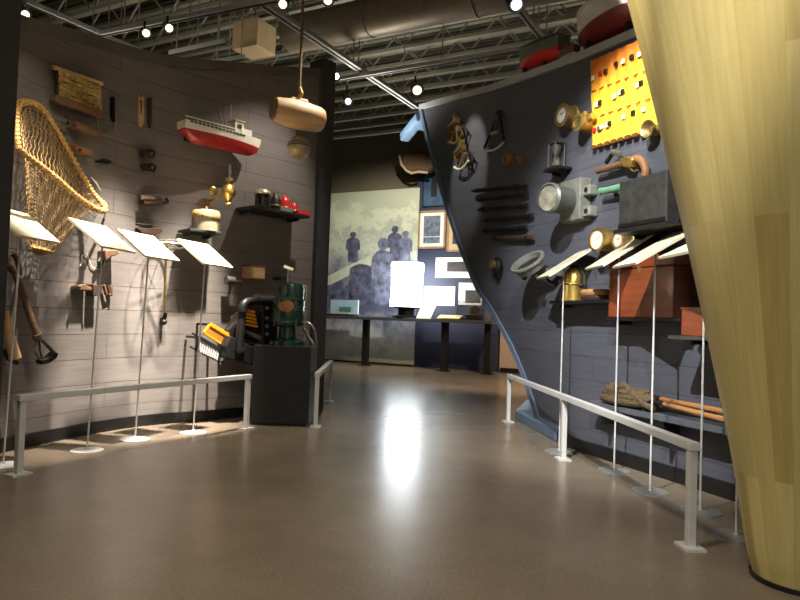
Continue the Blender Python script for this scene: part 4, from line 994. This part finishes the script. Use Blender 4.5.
# round clock and brass clock
def roundcase(cx, cy, r, dep, name, label, cat, m_case, m_face, rim, hands=True, group=None):
    f, t = rt(cx, cy, name, label, cat, group)
    c = f.L(cx, cy, dep); R = abs(f.L(cx, cy - r, dep).z - f.L(cx, cy + r, dep).z) / 2; c.y = 0
    MB().lathe([(R * 1.02, 0), (R * 1.02, .02), (R * .9, .03), (R * .9, dep * .8), (R * 1.0, dep * .86), (R * 1.0, dep * .97), (R * rim, dep), (R * rim, dep * .93), (.001, dep * .93)], 36, org=c, axis=(0, -1, 0)).build('case', m_case, t)
    MB().lathe([(R * rim, dep * .935), (.001, dep * .94)], 36, org=c, axis=(0, -1, 0)).build('dial', m_face, t)
    w = MB()
    for k in range(12):
        a = 2 * pi * k / 12; p = c + Vector((sin(a) * R * rim * .86, -dep * .945, cos(a) * R * rim * .86)); q = c + Vector((sin(a) * R * rim * .72, -dep * .945, cos(a) * R * rim * .72)); w.bar(p, q, .004, .003, (0, 1, 0))
    w.build('dial_marks', mat('pale_marks', rgb(176, 170, 150)) if group else M_iron2, t, smooth=False)
    for a, l in ((.9, .6), (-.7, .45)):
        MB().bar(c + Vector((0, -dep * .95, 0)), c + Vector((sin(a) * R * rim * l, -dep * .95, cos(a) * R * rim * l)), .006, .004, (0, 1, 0)).build('hand', mat('pale_marks', rgb(176, 170, 150)) if group else M_iron2, t, smooth=False)
    return f, t, c, R
roundcase(561, 115, 11.3, .13, 'wall_barometer', 'round dark cased dial with a pale face left of the flag sheet', 'barometer', M_brassd, M_whitep, .66)
f, t, c, R = roundcase(577, 122, 9, .16, 'ship_clock', 'knobbly brass instrument between the round dial and the flag sheet', 'clock', M_brassd, M_brass, .7)
for a in (.4, 1.3, 2.2): MB().cyl(c + Vector((cos(a) * R * .9, -.1, sin(a) * R * .9)), c + Vector((cos(a) * R * 1.25, -.1, sin(a) * R * 1.25)), .02).build('knob', M_brass, t)
MB().cyl(c + Vector((R * .5, -.09, R * .2)), c + Vector((R * 1.6, -.09, R * .35)), .03).build('side_spout', M_brass, t)
# hourglass
f = RF(557, 162); sh, z, x0, x1 = shelf(f, 'little dark shelf under the sand glass', (543, 170), (558, 172), .15)
c = f.L(556, 170, .08); c.z = z; o = f.W(c); t = thing('hourglass', 'sand glass in a square metal frame on its little shelf', 'hourglass', o, TR)
H = f.L(556, 140, .13).z - z; h2 = .05
for zz_ in (.008, H - .008): MB().box((0, 0, zz_), (h2 * 2 + .02, h2 * 2 + .02, .016)).build('end_plate', M_iron2, t, smooth=False)
for a in (-1, 1):
    for b in (-1, 1): MB().cyl((a * h2, b * h2, .01), (a * h2, b * h2, H - .01), .007, seg=8).build('corner_post', M_steel, t)
g = H / 2
MB().lathe([(.036, .02), (.044, g * .35), (.034, g * .75), (.008, g), (.034, g * 1.25), (.044, g * 1.65), (.036, H - .02)], 24).build('glass_bulb', M_glassh, t)
MB().lathe([(.034, .022), (.038, g * .3), (.024, g * .5), (.001, g * .58)], 20).build('sand', M_paper, t)
# flag roll with pockets
f = RF(622, 95); t = wthing(f, 'signal_flag_sheet', 'orange and yellow pocketed cloth sheet of rolled flags beside the column', 'flag sheet')
c0, c1, c2, c3 = f.L(590.5, 61, .03), f.L(648, 36, .03), f.L(657, 128, .03), f.L(592.5, 147, .03)
w = MB(); N = 36
def cl(u, v):
    p = c0.lerp(c1, u).lerp(c3.lerp(c2, u), v); return Vector((p.x, p.y - .005 * sin(u * 40) - .004 * sin(v * 19), p.z - (.012 * (1 - abs(sin(u * 9 * pi))) if v > .99 else 0)))
w.rings([[cl(i / N, v / 12) for v in range(13)] + [cl(i / N, v / 12) + Vector((0, .012, 0)) for v in range(12, -1, -1)] for i in range(N + 1)])
def cloth_mat():
    m = bpy.data.materials.new('orange_yellow_canvas'); m.use_nodes = True; nt = m.node_tree; b = nt.nodes['Principled BSDF']; L_ = nt.links.new
    uv = nt.nodes.new('ShaderNodeUVMap'); sp = nt.nodes.new('ShaderNodeSeparateXYZ'); L_(uv.outputs[0], sp.inputs[0])
    n = nt.nodes.new('ShaderNodeTexNoise'); n.inputs['Scale'].default_value = 7; L_(uv.outputs[0], n.inputs['Vector'])
    ad = nt.nodes.new('ShaderNodeMath'); ad.operation = 'MULTIPLY_ADD'; ad.inputs[1].default_value = .25; L_(n.outputs[0], ad.inputs[0]); L_(sp.outputs[1], ad.inputs[2])
    cr = nt.nodes.new('ShaderNodeValToRGB'); e = cr.color_ramp.elements; L_(ad.outputs[0], cr.inputs[0])
    e[0].position = .25; e[0].color = rgb(240, 138, 40); e[1].position = .62; e[1].color = rgb(246, 196, 50)
    L_(cr.outputs[0], b.inputs['Base Color']); b.inputs['Roughness'].default_value = .8
    return m
o = w.build('canvas', cloth_mat(), t)
setuv(o, lambda co, lp: ((co.x - c0.x) / (c1.x - c0.x), (c0.z - co.z + .3 * (c1.z - c0.z) * (co.x - c0.x) / (c1.x - c0.x)) / max(.1, (c0.z - c3.z))))
def on(u, v, d): p = c0.lerp(c1, u).lerp(c3.lerp(c2, u), v); return p + Vector((0, -d, 0))
for v in (.37, .68): 
    for k in range(7): MB().bar(on(k / 7 + .03, v + .004 * (k % 2), .012), on(k / 7 + .1, v - .005, .012), .01, .008).build('pocket_hem', mat('hem_red', rgb(196, 92, 30), .7), t, smooth=False)
random.seed(5)
flags = [(.06, .22, M_paper), (.2, .2, M_redb), (.29, .2, M_black), (.48, .17, M_black), (.6, .17, M_paper), (.74, .16, M_black), (.86, .17, M_paper), (.17, .53, M_black), (.1, .54, M_paper), (.42, .52, M_paper), (.56, .5, M_black), (.52, .5, M_paper), (.85, .48, M_iron), (.8, .49, M_paper),
         (.06, .82, M_redb), (.14, .82, M_printb), (.19, .81, M_paper), (.32, .8, M_iron), (.28, .81, M_paper), (.55, .78, M_paper), (.7, .77, M_iron), (.86, .77, M_paper)]
for u, v, m in flags:
    MB().box(on(u, v, .014), (.04, .014, .04)).build('rolled_flag', m, t, smooth=False, bevel=.006)
for k in range(9): MB().box(on((k + .3) / 9, 1.012, .01), (.05, .02, .03)).build('hem_tab', mat('hem_brown', rgb(96, 56, 22), .7), t, smooth=False)
# bell-like brass at column edge
f, t = rt(660, 131, 'brass_horn', 'brass horn end poking out beside the yellow column under the flag sheet', 'horn')
MB().lathe([(.03, 0), (.035, .02), (.04, .06), (.062, .11), (.066, .125), (.058, .12), (.03, .08)], 26, axis=(0, -1, 0)).build('horn_bell', M_brassd, t)
MB().cyl((0, -.03, 0), (.3, -.03, .04), .035).build('horn_tube', M_brassd, t)
# pistol
f, t = rt(622, 166, 'flare_pistol', 'long brown barrelled brass flare pistol above the black box', 'pistol')
L = f.L
MB().tube([L(597, 171, .07), L(612, 167, .07), L(632, 161, .07)], [.026, .027, .029], 12).build('barrel', M_wood, t)
MB().tube(catmull([L(630, 161, .07), L(638, 159, .07), L(643, 163, .07), L(645.5, 170, .07), L(645, 176, .07)], 4), [.03] * 17, 10).build('grip', mat('grip_wood', rgb(140, 98, 60), .5, var=.25), t)
MB().prism(f.poly([(626, 160), (634, 157), (640, 160), (638, 167), (630, 168)], .04), -.11, -.03).build('lock_plate', M_brass, t, bevel=.008)
MB().tube([L(606, 163, .08), L(613, 153, .08), L(620, 155, .08), L(622, 161, .08)], .018, 8).build('lever_arm', M_iron, t)
MB().tube([L(612.5, 152.5, .09), L(621, 154.5, .09)], .02, 8).build('lever_top', M_steel, t)
MB().tube(catmull([L(630, 167, .07), L(633, 171, .07), L(638, 170, .07)], 4), .008, 6).build('trigger_guard', M_brass, t)
MB().cyl(L(620, 165, 0), L(620, 165, .06), .014).build('wall_peg', M_iron, t)
# green tube
f, t = rt(612, 190, 'green_horn', 'pale green tube sticking out left of the black box', 'horn')
L = f.L
MB().tube([L(600.5, 191.5, .08), L(612, 189.5, .08), L(634, 185, .08)], [.026, .03, .036], 12).build('tube_body', M_greenc, t)
MB().tube([L(600.5, 191.5, .08), L(601.6, 191.3, .08)], .032, 12).build('tube_rim', M_greenc, t)
MB().bar(L(616, 195, .0), L(616, 191, .08), .03, .03).build('wall_bracket', M_iron, t, smooth=False)
# black box on shelf
f = RF(650, 235); sh, z, x0, x1 = shelf(f, 'black shelf under the large weathered black box', (613, 230), (678, 221), .36, .03)
def shelf_box(f, z, pL, pR, ptop, out, back, name, label, cat, m, parts):
    a, b = f.L(*pL, out), f.L(*pR, out); zt_ = f.L(*ptop, out).z
    c = Vector(((a.x + b.x) / 2, -(out + back) / 2, z)); t = thing(name, label, cat, f.W(c), TR)
    W_, D_, H_ = abs(b.x - a.x), out - back, zt_ - z
    parts(t, W_, D_, H_); return t
def bb(t, W_, D_, H_):
    MB().box((0, 0, H_ / 2), (W_, D_, H_)).build('box_body', M_blackw, t, smooth=False, bevel=.012)
    w = MB(); w.box((0, -D_ / 2 - .003, H_ * .07), (W_ * .96, .012, .03)); w.build('base_lip', M_iron, t, smooth=False, bevel=.003)
    MB().box((W_ * .5, 0, H_ * .6), (.02, .1, .03)).build('side_handle', M_iron2, t, smooth=False)
shelf_box(f, z, (618, 228), (666, 221), (660, 171), .33, .04, 'black_case', 'large weathered black box on a shelf beside the yellow column', 'box', M_blackw, bb)
# grey compass
f, t = rt(563, 200, 'bracket_compass', 'large grey round instrument with a glass front on a grey wall box', 'compass')
cF = f.L(547.5, 197.5, .38); cB = f.L(575, 202, .12); Rz = abs(f.L(547, 182, .44).z - f.L(547, 212, .44).z) / 2 * .98
cB2 = Vector((cF.x - .08, -.1, cF.z + .005))
ax = (cF - cB2).normalized(); ln = (cF - cB2).length
MB().lathe([(Rz * .95, 0), (Rz * .95, ln * .85), (Rz * 1.05, ln * .87), (Rz * 1.05, ln * .95), (Rz * .9, ln), (Rz * .88, ln * .93), (.001, ln * .92)], 36, org=cB2, axis=ax).build('barrel_case', mat('dark_grey_cast', rgb(98, 102, 98), .4, .3, var=.15), t)
MB().lathe([(Rz * .88, ln * .94), (.001, ln * .945)], 36, org=cB2, axis=ax).build('compass_card', mat('mottled_card', rgb(190, 190, 182), .3, var=.5, scale=14), t)
MB().lathe([(Rz * .9, ln * .985), (Rz * .6, ln * 1.03), (.001, ln * 1.05)], 36, org=cB2, axis=ax).build('glass_front', M_glassd, t)
q = [f.L(x, y, .1) for x, y in ((562, 183), (582, 184), (582, 219), (562, 217))]
MB().box(((q[0].x + q[1].x) / 2, -.06, (q[0].z + q[2].z) / 2), (q[1].x - q[0].x, .12, q[0].z - q[2].z)).build('wall_box', M_grey, t, smooth=False, bevel=.01)
for y in (191, 212):
    a = f.L(582, y, .09); l = MB().box((a.x + .045, -.045, a.z), (.1, .09, .085)).build('lug', M_grey, t, smooth=False, bevel=.012)
    MB().cyl((a.x + .05, -.092, a.z), (a.x + .05, -.084, a.z), .022).build('bolt', M_iron, l)
# gauges
G = 'white faced brass gauges'
f, t, c, R = roundcase(596, 239.5, 12.2, .2, 'brass_gauge', 'larger white faced brass gauge under the grey instrument', 'gauge', M_brass, M_whitep, .8, group=G)
f, t, c, R = roundcase(617, 240, 9.2, .13, 'brass_gauge', 'smaller brass gauge tucked under the black shelf', 'gauge', M_brassd, M_whitep, .74, group=G)
# six rods
ROD = [((471.5, 191, 526, 186), 'topmost of six dark rods on the bow wall'), ((477, 200, 527, 194), 'second dark rod from the top of six'), ((478, 210, 527, 205), 'third dark rod from the top of six'),
       ((482, 221, 532, 215), 'fourth dark rod from the top of six'), ((482, 231, 526, 227), 'fifth dark rod from the top of six'), ((492, 238, 533, 238), 'lowest dark rod of six with a brownish middle')]
for i, ((x0, y0, x1, y1), lab) in enumerate(ROD):
    f, t = rt((x0 + x1) / 2, (y0 + y1) / 2, 'wooden_fid', lab, 'rod', 'six dark rods in a column')
    a, b = f.L(x0, y0, .05), f.L(x1, y1, .05)
    MB().tube([a, a.lerp(b, .06), a.lerp(b, .5), a.lerp(b, .9), b], [.012, .022, .026, .023, .018], 12).build('rod_body', M_woodd if i == 5 else M_black, t)
    for u in (.12, .86): MB().tube([a.lerp(b, u), a.lerp(b, u + .03)], .028, 12).build('ring_band', M_iron, t)
    w = MB(); w.cyl(a.lerp(b, .3), a.lerp(b, .3) + Vector((0, .05, 0)), .01, seg=8); w.build('wall_peg', M_iron, t)
# small pulley
f, t = rt(502, 267, 'deadeye_block', 'small dark brass sheaved block below the six rods', 'pulley')
MB().ball((0, -.06, 0), .1, (.75, .5, 1)).build('block_shell', M_iron, t)
MB().cyl((0, -.1, .02), (0, -.13, .02), .045).build('sheave', M_brassd, t)
MB().torus((0, -.05, -.1), .03, .012, (0, 1, 0), 16).build('becket_ring', M_iron, t)
# porthole
f, t = rt(536, 266, 'porthole_ring', 'open grey metal port ring tilted out from the bow wall', 'porthole')
c = f.L(528, 262.5, .26); R = .165; k = abs(f.L(528, 250, .26).z - f.L(528, 276, .26).z) / 26
ax = Vector((.08, -.63, .77)).normalized()
w = MB().lathe([(R * .8, -.07), (R * .88, -.01), (R, 0), (R, .02), (R * .84, .02), (R * .82, 0), (R * .78, -.07)], 36, org=c, axis=ax); w.build('ring_body', M_grey, t)
MB().lathe([(R * .82, -.03), (.001, -.028)], 30, org=c, axis=ax).build('back_plate', M_black, t)
MB().bar(c - ax * .1 + Vector((.12, .05, 0)), Vector((c.x + .2, 0, c.z - .1)), .06, .05).build('hinge_arm', M_iron2, t, smooth=False)
MB().bar(c - ax * .13, Vector((c.x + .06, 0, c.z - .2)), .04, .04).build('support_arm', M_iron, t, smooth=False)
for s_ in (-1, 1): MB().ball(c + Vector((s_ * R * .6, .03, -.13)), .025).build('wing_nut', M_iron, t)
# brass dome on shelf
f = RF(578, 302); sh, z, x0, x1 = shelf(f, 'dark shelf under the brass dome lamp', (549, 301), (609, 303), .19)
c = f.L(573.5, 300, .105); c.z = z; t = thing('brass_dome_lamp', 'tall polished brass dome topped canister on the dark shelf', 'lamp', f.W(c), TR)
kk = abs(f.L(573, 267, .1).z - f.L(573, 300, .1).z) / 33; R = 12.0 * kk
MB().lathe([(R * 1.0, 0), (R * 1.0, .015), (R * .9, .02), (R * .9, 16 * kk), (R * .92, 16.2 * kk)], 36).build('canister', M_brass, t)
MB().lathe([(R * .92, 16.5 * kk), (R * .92, 23 * kk), (R * .8, 29 * kk), (R * .45, 32.4 * kk), (.001, 33.2 * kk)], 36).build('dome', M_brass, t)
MB().torus((0, 0, 16.3 * kk), R * .94, .007).build('joint_ring', M_brassd, t)
MB().tube(catmull([Vector((-R * .97, 0, 15 * kk)), Vector((-R * .97, 0, 27 * kk)), Vector((-R * .6, 0, 33 * kk)), Vector((0, 0, 35.2 * kk)), Vector((R * .6, 0, 33 * kk)), Vector((R * .97, 0, 27 * kk)), Vector((R * .97, 0, 15 * kk))], 5), .012, 8).build('carry_handle', M_iron, t)
for s_ in (-1, 1): MB().ball((s_ * R * .97, 0, 15 * kk), .022).build('handle_pivot', M_iron, t)
# wood coil beside it
c = f.L(595, 302, .1); c.z = z; t = thing('wooden_ring_stack', 'flat pale wooden ring stack between brass dome and mahogany box', 'ring', f.W(c), TR)
MB().lathe([(.1, 0), (.17, .005), (.18, .03), (.17, .05), (.1, .05), (.09, .025)], 30).build('lower_ring', M_woodd, t)
MB().lathe([(.1, .052), (.17, .055), (.185, .08), (.17, .11), (.1, .11), (.09, .08)], 30).build('upper_ring', mat('ash_wood', rgb(186, 140, 88), .6, var=.3, scale=8), t)
for ch in t.children: ch.scale = (.8, .5, .8)
# mahogany box on shelf
f = RF(645, 318); sh, z, x0, x1 = shelf(f, 'dark shelf under the large mahogany box', (606, 317), (681, 316), .19)
def mb(t, W_, D_, H_):
    MB().box((0, 0, H_ * .4), (W_, D_, H_ * .8)).build('box_body', M_mahog, t, smooth=False, bevel=.006)
    MB().box((0, 0, H_ * .905), (W_ + .004, D_ + .004, H_ * .19)).build('lid', M_mahog, t, smooth=False, bevel=.006)
    MB().box((0, -D_ / 2 - .002, H_ * .78), (.03, .008, .05)).build('keyhole_plate', M_brassd, t, smooth=False)
shelf_box(f, z, (608, 317), (673, 316), (620, 258), .18, .02, 'chronometer_box', 'large reddish mahogany box behind two label stands', 'box', M_mahog, mb)
f = RF(690, 336); sh, z, x0, x1 = shelf(f, 'grey edged shelf under the small wooden box by the column', (668, 335), (716, 340), .34, .025, M_iron2)
def sb(t, W_, D_, H_):
    MB().box((0, 0, H_ / 2), (W_, D_, H_)).build('box_body', M_mahog, t, smooth=False, bevel=.005)
    MB().box((0, 0, H_ + .004), (W_ + .012, D_ + .012, .012)).build('box_top', M_mahog, t, smooth=False)
    MB().lathe([(.04, H_ + .008), (.045, H_ + .02), (.025, H_ + .06), (.03, H_ + .1), (.001, H_ + .12)], 20, org=(-.02, -.02, 0)).build('sighting_knob', M_black, t)
shelf_box(f, z, (681, 335), (715, 336), (690, 309), .3, .05, 'instrument_box', 'small mahogany box with a dark knob half hidden by the column', 'box', M_mahog, sb)
# ledge with rope coil and hooks
f = RF(660, 412); a, b = f.L(588, 404, .17), f.L(760, 432, .17)
z = f.L(640, 411, .17).z
t = wthing(f, 'low_ledge', 'low grey ledge along the foot of the bow wall', 'ledge')
MB().box(((a.x + b.x) / 2, -.085, z - .02), (b.x - a.x, .17, .04)).build('ledge_board', mat('ledge_grey', rgb(84, 88, 96), .6), t, smooth=False)
for u in (.1, .5, .9): MB().box((a.x + (b.x - a.x) * u, -.08, z - .1), (.03, .14, .12)).build('ledge_bracket', M_base, t, smooth=False)
c = f.L(625, 404, .1); c.z = z; t = thing('rope_coil', 'thick dark coil of tarred rope lying on the low ledge', 'rope', f.W(c), TR)
kk = abs(f.L(625, 385, .16).z - f.L(625, 413, .16).z) / 28
pts = []
random.seed(2)
for k in range(150):
    a_ = k * .2; lay = a_ / (2 * pi); r_ = .155 - .012 * lay + .012 * sin(a_ * 1.7)
    pts.append(Vector((.03 + cos(a_) * r_ * 1.85, sin(a_) * r_ * .42, .03 + .022 * lay + .006 * sin(a_ * 2.3))))
MB().tube(pts, .03, 9).build('coil', M_roped, t)
MB().tube(catmull([pts[-1], Vector((.02, -.03, pts[-1].z + .03)), Vector((.16, -.05, pts[-1].z - .03)), Vector((.26, -.05, .05)), Vector((.34, -.04, .028))], 6), .025, 9).build('loose_end', M_roped, t)
for dz, (x0, y0, x1, y1), lab in ((.0, (661, 399, 726, 412), 'upper of two orange brown boat hook shafts on the low ledge'), (.0, (664, 404, 726, 421), 'lower of two orange brown boat hook shafts on the low ledge')):
    o_ = .08 if y1 < 415 else .14
    f2 = RF(690, 415); A_, B_ = f2.L(x0, y0, o_), f2.L(x1 + 14, y1 + 3, o_)
    t = wthing(f2, 'boat_hook', lab, 'boat hook', 'boat hooks on the ledge')
    MB().tube([A_, A_.lerp(B_, .5), B_], [.016, .019, .02], 10).build('shaft', mat('orange_wood', rgb(158, 112, 66), .55, var=.3, scale=7), t)
    MB().tube(catmull([A_, A_ + Vector((-.1, 0, .0)), A_ + Vector((-.17, 0, -.03)), A_ + Vector((-.18, 0, -.08))], 4), .018, 8).build('iron_hook', M_iron, t)
    w = MB(); q = A_.lerp(B_, .5); z_ = f2.W(Vector((0, 0, 0))).z
    w.cyl(q, Vector((q.x, 0, q.z)), .012); w.build('rest_peg', M_iron, t)
# model boats on top of the wall
def topboat(label, p0, p1, hpx, low, high, B, deck_m, cabin):
    o = .06
    f0 = Frame(RO, TR); a, b = f0.L(*p0, -o), f0.L(*p1, -o)
    L_ = b.x - a.x; c = Vector(((a.x + b.x) / 2, o, 0)); zb = max(rtop(a.x), rtop(b.x)) + .02
    zb = rtop(c.x) + .02
    ang = atan2(rtop(b.x) - rtop(a.x), b.x - a.x)
    c.z = zb; t = thing('model_boat', label, 'model boat', f0.W(c), TR, 'model boats on top of the bow wall'); 
    D = hpx; info = hull(t, L_, B, D, .5, low, high, .5, -1, .6)
    for ch in t.children: ch.location = (0, 0, .05)
    for x in (-L_ * .25, L_ * .2): MB().box((x, 0, .035), (.03, B * .5, .07)).build('cradle', M_woodd, t, smooth=False)
    w = MB(); w.tube([Vector((i[2](i[1]), -i[0], i[1] + .05)) for i in info], .012, 6); w.tube([Vector((i[2](i[1]), i[0], i[1] + .05)) for i in info], .012, 6); w.build('gunwale', deck_m, t)
    if cabin:
        MB().box((.1, 0, D + .1), (L_ * .3, B * .5, .16)).build('cabin', M_whitep, t, smooth=False, bevel=.01)
        MB().cyl((-.1, 0, D), (-.1, 0, D + .5), .012, seg=8).build('mast', M_woodl, t)
    t.rotation_euler = (0, -ang, TR)
    return t
topboat('large white and dark red model boat on top of the bow wall beside the column', (574, 46), (668, 16), .27, mat('dark_red_paint', rgb(112, 34, 34), .4), M_whitep, .4, M_whitep, True)
topboat('small red model boat with green grey topsides on top of the bow wall', (517, 70), (562, 52), .2, M_redb, mat('grey_green_paint', rgb(96, 108, 96), .5), .22, M_iron2, False)
f0 = Frame(RO, TR); v = f0.L(567, 56, -.06); v.y = .06; v.z = rtop(v.x) + .02
t = thing('model_dory', 'tiny pale model skiff on the wall top between the two red boats', 'model boat', f0.W(v), TR, 'model boats on top of the bow wall')
hull(t, .3, .14, .09, .3, M_whitep, M_wood, .4, -1, .5)

# ------------------------------------------------------------------ light
W = bpy.data.worlds.new('world'); scene.world = W; W.use_nodes = True
bg = W.node_tree.nodes['Background']; bg.inputs[0].default_value = (1, .93, .83, 1); bg.inputs[1].default_value = .36
for i, (q, tgt, pw) in enumerate((((-1.95, 4.3, 4.3), (-2.78, 4.85, .45), 1500), ((-1.62, 5.0, 4.3), (-2.47, 5.68, .45), 4600), ((-1.15, 5.55, 4.3), (-2.1, 6.12, .3), 5000))):
    spot('lamp_left_low_%s' % 'abc'[i], q, tgt, pw, 24, (1, .88, .75), .9)
spot('lamp_left_ring', (.17, 5.17, 4.3), (-2.3, 5.95, 1.38), 700, 10, (1, .88, .72), 1, .02)
spot('lamp_left_shelf', (-.42, 6.4, 4.25), (-1.75, 6.5, 1.0), 300, 60, (1, .88, .74), .8, .015)
spot('lamp_left_net', (-1.0, 2.6, 4.3), (-2.75, 4.8, 1.9), 190, 30, (1, .84, .62), .6)
spot('lamp_right_near', (-.6, 1.9, 4.3), (1.75, 4.9, 1.6), 1500, 44, (1, .98, .98), .6, .02)
spot('lamp_right_rake', (.1, .4, 4.3), (1.75, 5.0, .9), 850, 34, (1, .97, .95), .6, .02)
spot('lamp_right_flag', (.5, 3.4, 4.3), (1.72, 5.05, 2.7), 480, 24, (1, .92, .8), .6, .03)
spot('lamp_right_far', (-.25, 6.9, 4.3), (.72, 7.5, 2.95), 170, 30, (1, .92, .78), .5, .02)
spot('lamp_right_top', (.5, 5.0, 3.9), (2.0, 4.5, 3.7), 520, 40, (1, 1, 1), .6, .03)
spot('lamp_back', (.2, 11.6, 4.8), (-.6, 15.6, 1.6), 760, 80, (1, .97, .85), .7)
spot('lamp_back_right', (2.6, 10.0, 4.8), (1.6, 14.2, 2), 170, 55, (1, .95, .85), .7)
spot('lamp_bow_back', (2.6, 9.6, 3.6), (2.0, 11.6, .6), 700, 80, (1, .75, .5), .7)
spot('fill_column', (-1.3, -2.2, 4.2), (1.6, 2.8, 1.0), 340, 30, (1, .95, .82), .8)  # added front fill for the column, no fixture behind it
spot('fill_floor', (-.4, 2.2, 4.3), (-.3, 3.8, 0), 420, 80, (1, .9, .74), 1, .2)  # added fill to brighten the foreground floor
spot('ceiling_fill_mid', (-.5, 9.0, 3.3), (-.5, 9.0, 6), 130, 150, (1, .94, .8), .6, .3)  # unseen upward fill, added to brighten deck and joists
spot('ceiling_fill_left', (-3.6, 7.5, 3.3), (-3.6, 7.5, 6), 60, 150, (1, .9, .75), .6, .3)  # added ceiling fill, left side, no real fixture
spot('ceiling_fill_right', (3.2, 8.0, 3.6), (3.2, 8.0, 6), 90, 150, (1, .95, .85), .6, .3)  # added ceiling fill, right side, no real fixture
scene.view_settings.view_transform = 'Standard'; scene.view_settings.look = 'None'; scene.view_settings.gamma = 1
scene.view_settings.use_curve_mapping = False; scene.view_settings.exposure = 0.0
